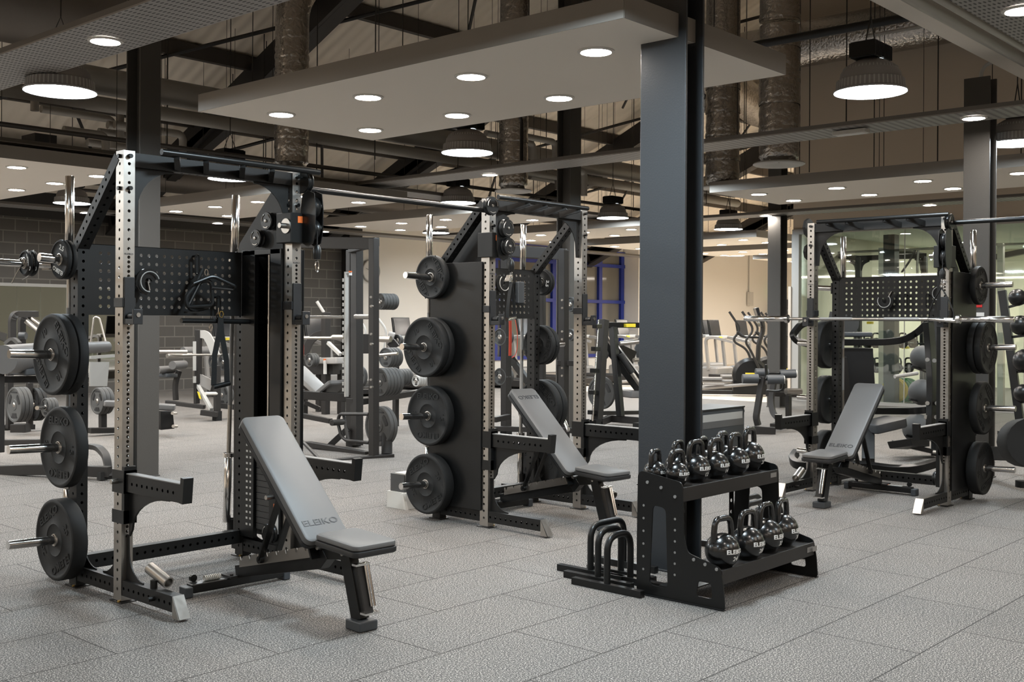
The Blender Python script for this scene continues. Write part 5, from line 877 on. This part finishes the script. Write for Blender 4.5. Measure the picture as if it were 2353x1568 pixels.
('training_rig','dark training rig with perforated beams inside the glazed studio','rack',[('upright','char',[('b',(20.417,9.289,2.775),(20.429,9.275,-0.165),0.1,0.1)]),('upright','char',[('b',(21.269,8.339,2.799),(21.281,8.326,-0.158),0.1,0.1)]),('upright','char',[('b',(22.048,7.471,2.722),(22.06,7.458,-0.151),0.1,0.1)]),('polished_upright','steel',[('b',(19.946,8.615,2.909),(19.959,8.602,-0.084),0.1,0.1)]),('polished_upright','steel',[('b',(20.181,6.558,2.916),(20.193,6.544,-0.033),0.1,0.1)]),('top_beam','char',[('b',(21.182,10.084,2.873),(20.417,9.289,2.758),0.09,0.1)]),('top_beam','char',[('b',(20.417,9.289,2.758),(21.269,8.339,2.816),0.09,0.1)]),('top_beam','char',[('b',(21.269,8.339,2.816),(22.835,9.738,3.07),0.09,0.1)]),('top_beam','char',[('b',(22.048,7.471,2.756),(21.174,6.349,2.845),0.09,0.1)]),('pull_up_bar','steel',[('c',(19.581,9.322,2.827),(20.321,7.599,2.888),0.022)]),('pull_up_bar','steel',[('c',(20.285,6.74,2.914),(20.377,6.039,2.905),0.022)]),('curved_gusset','char',[('h',[(20.299,9.42,2.706),(20.378,9.332,2.656),(20.401,9.306,2.521)],0.04,0.03)]),('curved_gusset','char',[('h',[(20.547,9.144,2.725),(20.457,9.244,2.657),(20.435,9.269,2.521)],0.04,0.03)]),('curved_gusset','char',[('h',[(21.156,8.465,2.764),(21.23,8.383,2.698),(21.248,8.363,2.529)],0.04,0.03)]),('side_plate','char',[('q',[(20.169,8.667,2.676),(20.219,8.611,2.43),(20.236,8.592,2.266),(20.159,8.678,2.265)],0.05)])],None),
('suspension_strap','black suspension strap hanging from the studio rig bar, slanting','strap',[('strap','rubber',[('h',[(20.162,8.076,2.866),(20.103,8.141,2.673),(19.997,8.26,2.446)],0.05,0.006)])],None),
('suspension_strap','grey suspension strap hanging straight from the studio rig bar','strap',[('strap','grey',[('h',[(20.199,8.034,2.875),(20.189,8.045,2.657),(20.19,8.044,2.416)],0.045,0.006)])],None),
('storage_shelf','black shelf unit with two kettlebell tiers inside the glazed studio','shelf',[('upper_shelf','satin',[('b',(20.16,9.275,1.105),(20.676,7.802,1.126),0.45,0.03)]),('lower_shelf','satin',[('b',(20.162,9.273,0.628),(20.678,7.8,0.679),0.45,0.03)]),('bottom_shelf','satin',[('b',(20.165,9.27,-0.05),(20.681,7.797,0.028),0.45,0.04)]),('side_post','satin',[('b',(20.447,8.058,1.368),(20.453,8.051,-0.015),0.06,0.06)]),('side_post','satin',[('b',(20.288,9.283,1.356),(20.294,9.276,-0.074),0.06,0.06)])],None),
('square_pillar','plain dark square pillar inside the studio near the polished upright','pillar',[('shaft','column',[('b',(19.767,8.366,3.129),(19.78,8.351,-0.06),0.21,0.21)])],None),
('yellow_sign','yellow brand tag on the machine behind the studio shelf, upper','sign',[('tag','yellow',[('b',(21.585,9.634,1.509),(21.577,9.493,1.509),0.02,0.05)])],None),
('yellow_sign','yellow brand tag on the machine behind the studio shelf, lower','sign',[('tag','yellow',[('b',(22.061,9.103,1.007),(22.07,8.944,1.01),0.02,0.05)])],None),
]
GRIP = [
('grey grip plate low at the left edge on the hooked arm machine, outermost',(6.241,14.158,0.387),0.228,0.05,'x','rubberd','grip plates on the machines'),
('grey grip plate low at the left edge on the hooked arm machine, second from outside',(6.295,14.158,0.387),0.228,0.05,'x','rubberd','grip plates on the machines'),
('grey grip plate low at the left edge on the hooked arm machine, third from outside',(6.349,14.158,0.387),0.228,0.05,'x','rubberd','grip plates on the machines'),
('dark grip plate behind the first left edge set, outermost',(6.635,14.467,0.355),0.219,0.05,'x','rubber','grip plates on the machines'),
('dark grip plate behind the first left edge set, second from outside',(6.689,14.467,0.355),0.219,0.05,'x','rubber','grip plates on the machines'),
('small grey grip plate beside the left edge set, outermost',(6.462,13.761,0.364),0.122,0.04,'x','rubberd','grip plates on the machines'),
('small grey grip plate beside the left edge set, second from outside',(6.506,13.761,0.364),0.122,0.04,'x','rubberd','grip plates on the machines'),
('small grey grip plate beside the left edge set, third from outside',(6.55,13.761,0.364),0.122,0.04,'x','rubberd','grip plates on the machines'),
('grey grip plate on the low row machine, outermost',(7,13.461,0.436),0.174,0.05,'x','rubberd','grip plates on the machines'),
('grey grip plate on the low row machine, second from outside',(7.054,13.461,0.436),0.174,0.05,'x','rubberd','grip plates on the machines'),
('grey grip plate on the low row machine, third from outside',(7.108,13.461,0.436),0.174,0.05,'x','rubberd','grip plates on the machines'),
('small grey grip plate on the leg extension arm',(9.228,14.272,0.871),0.097,0.05,'x','rubberd','grip plates on the machines'),
('grey grip plate in the pair behind the leg extension arm, outermost',(9.45,14.324,0.851),0.131,0.05,'x','rubberd','grip plates on the machines'),
('grey grip plate in the pair behind the leg extension arm, second from outside',(9.504,14.324,0.851),0.131,0.05,'x','rubberd','grip plates on the machines'),
('large grey grip plate low on the leg extension machine, outermost',(9.439,14.337,0.359),0.177,0.05,'x','rubberd','grip plates on the machines'),
('large grey grip plate low on the leg extension machine, second from outside',(9.493,14.337,0.359),0.177,0.05,'x','rubberd','grip plates on the machines'),
('small dark grip plate on the top peg of the half rack, outermost',(8.167,9.316,1.709),0.092,0.04,'x','rubberd','grip plates on the machines'),
('small dark grip plate on the top peg of the half rack, second from outside',(8.211,9.316,1.709),0.092,0.04,'x','rubberd','grip plates on the machines'),
('small dark grip plate on the top peg of the half rack, third from outside',(8.255,9.316,1.709),0.092,0.04,'x','rubberd','grip plates on the machines'),
('small dark grip plate on the top peg of the half rack, fourth from outside',(8.299,9.316,1.709),0.092,0.04,'x','rubberd','grip plates on the machines'),
('small dark grip plate on the top peg of the half rack, innermost',(8.343,9.316,1.709),0.092,0.04,'x','rubberd','grip plates on the machines'),
('large grey grip plate on the middle peg of the half rack, outermost',(8.098,9.243,0.812),0.159,0.045,'x','rubberd','grip plates on the machines'),
('large grey grip plate on the middle peg of the half rack, second from outside',(8.147,9.243,0.812),0.159,0.045,'x','rubberd','grip plates on the machines'),
('large grey grip plate on the middle peg of the half rack, third from outside',(8.196,9.243,0.812),0.159,0.045,'x','rubberd','grip plates on the machines'),
('large grey grip plate on the middle peg of the half rack, fourth from outside',(8.245,9.243,0.812),0.159,0.045,'x','rubberd','grip plates on the machines'),
('large grey grip plate on the middle peg of the half rack, innermost',(8.294,9.243,0.812),0.159,0.045,'x','rubberd','grip plates on the machines'),
('big grey grip plate on the lowest peg of the half rack, outermost',(8.093,9.248,0.325),0.222,0.05,'x','rubberd','grip plates on the machines'),
('big grey grip plate on the lowest peg of the half rack, second from outside',(8.147,9.248,0.325),0.222,0.05,'x','rubberd','grip plates on the machines'),
('small dark grip plate at the bench pad of the selector machine, outermost',(10.689,13.842,0.87),0.109,0.04,'x','rubberd','grip plates on the machines'),
('small dark grip plate at the bench pad of the selector machine, second from outside',(10.733,13.842,0.87),0.109,0.04,'x','rubberd','grip plates on the machines'),
('small dark grip plate at the bench pad of the selector machine, third from outside',(10.777,13.842,0.87),0.109,0.04,'x','rubberd','grip plates on the machines'),
('grey grip plate on the press behind the half rack, outermost',(9.947,11.225,0.995),0.135,0.05,'x','rubberd','grip plates on the machines'),
('grey grip plate on the press behind the half rack, second from outside',(10.001,11.225,0.995),0.135,0.05,'x','rubberd','grip plates on the machines'),
('grey grip plate on the press behind the half rack, third from outside',(10.055,11.225,0.995),0.135,0.05,'x','rubberd','grip plates on the machines'),
('grey grip plate on the press behind the half rack, fourth from outside',(10.109,11.225,0.995),0.135,0.05,'x','rubberd','grip plates on the machines'),
('grey grip plate seen between the half rack uprights',(9.44,11.191,0.755),0.149,0.05,'x','rubberd','grip plates on the machines'),
('grey grip plate low on the press near the middle rack, outermost',(10.527,11.627,0.689),0.123,0.05,'x','rubberd','grip plates on the machines'),
('grey grip plate low on the press near the middle rack, second from outside',(10.581,11.627,0.689),0.123,0.05,'x','rubberd','grip plates on the machines'),
('grey grip plate low on the press near the middle rack, third from outside',(10.635,11.627,0.689),0.123,0.05,'x','rubberd','grip plates on the machines'),
('grey grip plate low on the press near the middle rack, fourth from outside',(10.689,11.627,0.689),0.123,0.05,'x','rubberd','grip plates on the machines'),
('small grip plate on the press arm near the middle rack',(10.794,11.928,1.206),0.088,0.05,'x','rubberd','grip plates on the machines'),
('pale edged plate in the low row beside the middle rack plates, outermost',(10.566,11.283,0.653),0.079,0.04,'x','lgrey','grip plates on the machines'),
('pale edged plate in the low row beside the middle rack plates, second from outside',(10.61,11.283,0.653),0.079,0.04,'x','lgrey','grip plates on the machines'),
('pale edged plate in the low row beside the middle rack plates, third from outside',(10.654,11.283,0.653),0.079,0.04,'x','lgrey','grip plates on the machines'),
('pale edged plate in the low row beside the middle rack plates, fourth from outside',(10.698,11.283,0.653),0.079,0.04,'x','lgrey','grip plates on the machines'),
('pale edged plate in the low row beside the middle rack plates, innermost',(10.742,11.283,0.653),0.079,0.04,'x','lgrey','grip plates on the machines'),
('small grip plate on the upper peg behind the middle rack, outermost',(9.579,8.79,1.309),0.103,0.045,'x','rubberd','grip plates on the machines'),
('small grip plate on the upper peg behind the middle rack, second from outside',(9.628,8.79,1.309),0.103,0.045,'x','rubberd','grip plates on the machines'),
('small grip plate on the upper peg behind the middle rack, third from outside',(9.677,8.79,1.309),0.103,0.045,'x','rubberd','grip plates on the machines'),
('small grip plate on the lower peg behind the middle rack, outermost',(9.581,8.788,0.842),0.103,0.045,'x','rubberd','grip plates on the machines'),
('small grip plate on the lower peg behind the middle rack, second from outside',(9.63,8.788,0.842),0.103,0.045,'x','rubberd','grip plates on the machines'),
('small grip plate on the lower peg behind the middle rack, third from outside',(9.679,8.788,0.842),0.103,0.045,'x','rubberd','grip plates on the machines'),
('small grip plate at the upper peg right of the far upright, outermost',(10.051,8.114,1.698),0.087,0.04,'x','rubberd','grip plates on the machines'),
('small grip plate at the upper peg right of the far upright, second from outside',(10.095,8.114,1.698),0.087,0.04,'x','rubberd','grip plates on the machines'),
('small grip plate at the lower peg right of the far upright, outermost',(10.053,8.112,1.341),0.071,0.04,'x','rubberd','grip plates on the machines'),
('small grip plate at the lower peg right of the far upright, second from outside',(10.097,8.112,1.341),0.071,0.04,'x','rubberd','grip plates on the machines'),
('small grip plate at the lower peg right of the far upright, third from outside',(10.141,8.112,1.341),0.071,0.04,'x','rubberd','grip plates on the machines'),
('large grey grip plate behind the hook post of the leg press',(13.011,9.906,0.446),0.245,0.05,'x','rubberd','grip plates on the machines'),
('small grip plate behind the top of the leg press post',(13.026,9.89,1.013),0.084,0.05,'x','rubberd','grip plates on the machines'),
('yellow bumper plate on the studio shelf, outer',(19.898,8.37,0.263),0.225,0.05,'x','yplate','coloured bumper plates in the studio'),
('yellow bumper plate on the studio shelf, inner',(19.93,8.334,0.263),0.225,0.05,'x','yplate','coloured bumper plates in the studio'),
('green bumper plate on the studio shelf, first of three',(19.973,8.286,0.263),0.225,0.05,'x','gplate','coloured bumper plates in the studio'),
('green bumper plate on the studio shelf, second of three',(20.011,8.244,0.264),0.225,0.05,'x','gplate','coloured bumper plates in the studio'),
('green bumper plate on the studio shelf, front one with white lettering',(20.075,8.172,0.264),0.225,0.05,'x','gplate','coloured bumper plates in the studio'),
]
STUDIO_KB = [((19.87,8.85,1.124),'upper tier, first from the left'),((19.974,8.734,1.125),'upper tier, second from the left'),((20.307,8.363,1.128),'upper tier, third from the left'),((20.438,8.217,1.129),'upper tier, last'),((19.916,8.799,0.659),'lower tier, first from the left'),((19.998,8.708,0.659),'lower tier, second from the left'),((20.243,8.434,0.662),'lower tier, third from the left'),((20.385,8.276,0.663),'lower tier, last')]
TREADS = [(12.4,18.6),(14.5,18.4),(16.6,18),(18.5,17.8),(20.3,17.6),(21.9,17.3),(23.5,17),(26.4,16.2),(24.3,14.7),(25.5,14.6)]
def prim(mb, p, o):
    def v(q): return Vector(q)-o
    k = p[0]
    if k == 'b': mb.beam(v(p[1]), v(p[2]), p[3], p[4])
    elif k == 'c': mb.cyl(v(p[1]), v(p[2]), p[3], n=20)
    elif k == 't': mb.tube(fillet([v(q) for q in p[1]], .12, 4), p[2], 8)
    elif k == 'h': mb.tube(fillet([v(q) for q in p[1]], .25, 5), p[2], h=p[3])
    elif k == 'o': mb.ball(v(p[1]), p[2])
    elif k == 'x': mb.bx(p[1]-o.x, p[2]-o.x, p[3]-o.y, p[4]-o.y, p[5]-o.z, p[6]-o.z)
    elif k == 'p':
        a, b = v(p[1]), v(p[2]); y = (b-a).normalized(); x = y.cross(Vector((0, 0, 1))).normalized(); z = x.cross(y); c = (a+b)/2
        mb.pad(p[3], (b-a).length, p[4], .03, .012, Matrix(((x.x, y.x, z.x, c.x), (x.y, y.y, z.y, c.y), (x.z, y.z, z.z, c.z), (0, 0, 0, 1))))
    elif k == 'q':
        q = [v(c) for c in p[1]]; n = (q[1]-q[0]).cross(q[-1]-q[0]).normalized()*p[2]/2; m_ = len(q)
        mb.add([c-n for c in q]+[c+n for c in q], [list(range(m_))[::-1], list(range(m_, 2*m_))]+[[i, (i+1) % m_, (i+1) % m_+m_, i+m_] for i in range(m_)])
    elif k == 'T': mb.text(p[1], TM(v(p[2]), p[3], p[4]))
def prim_pts(p):
    if p[0] in 'bcp': return [p[1], p[2]]
    if p[0] in 'thq': return list(p[1])
    if p[0] == 'x': return [(p[1], p[3], p[5]), (p[2], p[4], p[6])]
    return [p[1]] if p[0] == 'o' else []
for name, label, cat, parts, grp in BG:
    pts = [q for _, _, pr in parts for p in pr for q in prim_pts(p)]
    zmin = min(q[2] for q in pts); o = Vector((sum(q[0] for q in pts)/len(pts), sum(q[1] for q in pts)/len(pts), 0 if zmin < .3 else zmin))
    if len(parts) == 1:
        mb = MB()
        for p in parts[0][2]: prim(mb, p, o)
        t = mb.build(name, parts[0][1]); t.location = o; tag(t, label, cat, grp); continue
    t = thing(name, label, cat, o, 0, grp)
    for pn, m, pr in [(a, b, [q]) for a, b, c in parts for q in c] if name in ('cable_machine', 'press_machine', 'plate_machine', 'leg_extension_machine') else parts:
        mb = MB()
        for p in pr: prim(mb, p, o)
        mb.build(pn, m, t, bev=.006 if m in ('char', 'satin') else 0)
# grip plates and coloured bumpers
def grip_plate(label, c, R, T, ax, m, grp):
    t = thing('weight_plate', label, 'weight plate', c, 0 if ax == 'x' else PI/2, grp)
    k = .8
    MB().lathe([(.025, .004), (R*.3, .004), (R*.32, .009), (R*.84, .009), (R*.87, .0), (R*.97, 0), (R, .008), (R, T-.008), (R*.97, T), (R*.3, T), (.025, T)], (0, 0, 0), (1, 0, 0), 36).build('plate_body', m, t)
    if 'bumper' not in label:
        for a in (.5, .5+2.094, .5+4.189):
            c_, s_ = math.cos(a)*R*.58, math.sin(a)*R*.58
            T2 = Matrix(((0, 0, 1, .0075), (math.cos(a+PI/2), math.cos(a), 0, c_), (math.sin(a+PI/2), math.sin(a), 0, s_), (0, 0, 0, 1)))
            MB().prism([(-R*.24, -R*.11), (R*.24, -R*.11), (R*.3, R*.06), (R*.2, R*.12), (-R*.2, R*.12), (-R*.3, R*.06)], .006, T2).build('grip_slot', 'padside', t)
        if R > .15:
            mb = MB()
            for a in (1.55, 4.7):
                r_ = Vector((0, math.cos(a), math.sin(a))); mb.text('TG', TM(r_*R*.7+Vector((.0065, 0, 0)), r_.cross(Vector((-1, 0, 0))), r_) @ Matrix.Scale(.55, 4))
            mb.build('lettering', 'ink', t)
    else:
        r_ = Vector((0, 0, 1)); MB().text('ELp', TM(r_*R*.6+Vector((.003, 0, 0)), r_.cross(Vector((-1, 0, 0))), r_)).build('lettering', 'white', t)
    MB().lathe([(.0, -.004), (.02, -.006), (.03, 0), (.034, .006)], (0, 0, 0), (1, 0, 0), 16).build('steel_hub', 'steel', t)
for a in GRIP: grip_plate(*a)
for c, w_ in STUDIO_KB:
    kettlebell('black kettlebell with white lettering on the studio shelf, '+w_, c[0], c[1], c[2]-.09, .1, '16', PI*.97, 'kettlebells in the studio')
# treadmills facing the back wall
def treadmill(x, y, label, proto=[]):
    if proto: return dup(proto[0], (x, y, 0), None, label, 'treadmills along the back wall')
    t = thing('treadmill', label, 'treadmill', (x, y, 0), 0, 'treadmills along the back wall'); proto.append(t)
    MB().bx(-.42, .42, -1.9, .1, .05, .2).build('deck', 'char', t, bev=.02); MB().bx(-.28, .28, -1.85, -.1, .2, .206).build('belt', 'rubber', t)
    MB().bx(-.4, .4, -.15, .35, .05, .38).build('motor_cover', 'grey', t, bev=.06)
    for s in (-1, 1): MB().tube(fillet([(s*.4, .1, .3), (s*.4, .2, 1.1), (s*.38, -.05, 1.12), (s*.38, -.6, 1.0)], .15), .035, h=.03).build('handrail', 'grey', t)
    MB().bx(-.4, .4, .02, .22, 1.08, 1.16).build('console_tray', 'lgrey', t, bev=.02)
    c = MB().beam((0, .16, 1.14), (0, .24, 1.56), .52, .04, (0, 1, 0)).build('console', 'satin', t, bev=.01); MB().beam((0, .135, 1.17), (0, .213, 1.54), .46, .01, (0, 1, 0)).build('screen', 'screen', c)
    MB().bx(-.06, .06, -.01, .02, 1.09, 1.14).build('brand_tag', 'yellow', t)
    return t
TL = ('first from the dark wall end', 'second from the dark wall end', 'third from the dark wall end', 'left of the middle rack', 'behind the middle rack pegboard', 'behind the red band', 'behind the leg press', 'beyond the elliptical trainers', 'in the second line, nearer one', 'in the second line, farther one')
for (x, y), w_ in zip(TREADS, TL): treadmill(x, y, 'dark treadmill with an upright screen by the back wall, '+w_)
def elliptical(x, y, rz, label, proto=[]):
    if proto: return dup(proto[0], (x, y, 0), rz, label, 'elliptical trainers')
    t = thing('elliptical_trainer', label, 'elliptical trainer', (x, y, 0), rz, 'elliptical trainers'); proto.append(t)
    MB().bx(-.3, .3, -.95, -.85, 0, .06).bx(-.28, .28, 1.0, 1.1, 0, .06).bx(-.05, .05, -.9, 1.05, .03, .11).build('base_frame', 'char', t, bev=.01)
    MB().lathe([(0, -.14), (.3, -.13), (.36, -.08), (.36, .08), (.3, .13), (0, .14)], (0, -.45, .42), (1, 0, 0), 32).bx(-.13, .13, -.8, -.1, .04, .3).build('flywheel_cover', 'satin', t, bev=0)
    MB().bx(-.152, -.14, -.6, -.34, .4, .48).bx(.14, .152, -.6, -.34, .4, .48).build('brand_tag', 'yellow', t)
    MB().tube(fillet([(0, -.6, .6), (0, -.62, 1.1), (0, -.72, 1.35), (0, -.66, 1.62)], .2), .05, 12).build('mast', 'char', t)
    c = MB().beam((0, -.66, 1.42), (0, -.56, 1.80), .56, .05, (0, 1, 0)).build('console', 'satin', t, bev=.01); MB().beam((0, -.63, 1.46), (0, -.53, 1.78), .48, .01, (0, 1, 0)).build('screen', 'screen', c); MB().beam((0, -.626, 1.47), (0, -.622, 1.5), .12, .012, (0, 1, 0)).build('console_tag', 'yellow', c)
    for s in (-1, 1):
        MB().tube(fillet([(s*.3, -.15+s*.1, 1.72), (s*.3, -.4+s*.1, 1.35), (s*.32, -.2+s*.1, 1.12), (s*.3, -.42, .95), (s*.28, -.7+s*.05, .25)], .14), .025, 10).build('swing_arm', 'char', t)
        MB().tube([(s*.26, -.68, .28), (s*.26, .95, .2+.08*s)], .035, 10).bx(s*.26-.08, s*.26+.08, .1, .5, .27+.04*s, .31+.04*s).build('pedal_arm', 'grey', t)
        MB().tube(fillet([(s*.2, -.6, 1.2), (s*.25, -.3, 1.2), (s*.2, -.2, 1.3)], .08), .02, 8).build('fixed_grip', 'rubber', t)
    return t
for x, y, w_ in ((19.7, 11.75, 'nearest the glazed studio corner'), (20.9, 12.0, 'second from the studio corner'), (22.2, 12.3, 'third from the studio corner'), (21.3, 14.4, 'behind the big column edge')):
    elliptical(x, y, math.radians(36), 'dark elliptical trainer with swinging arms on the pale wood floor, '+w_)
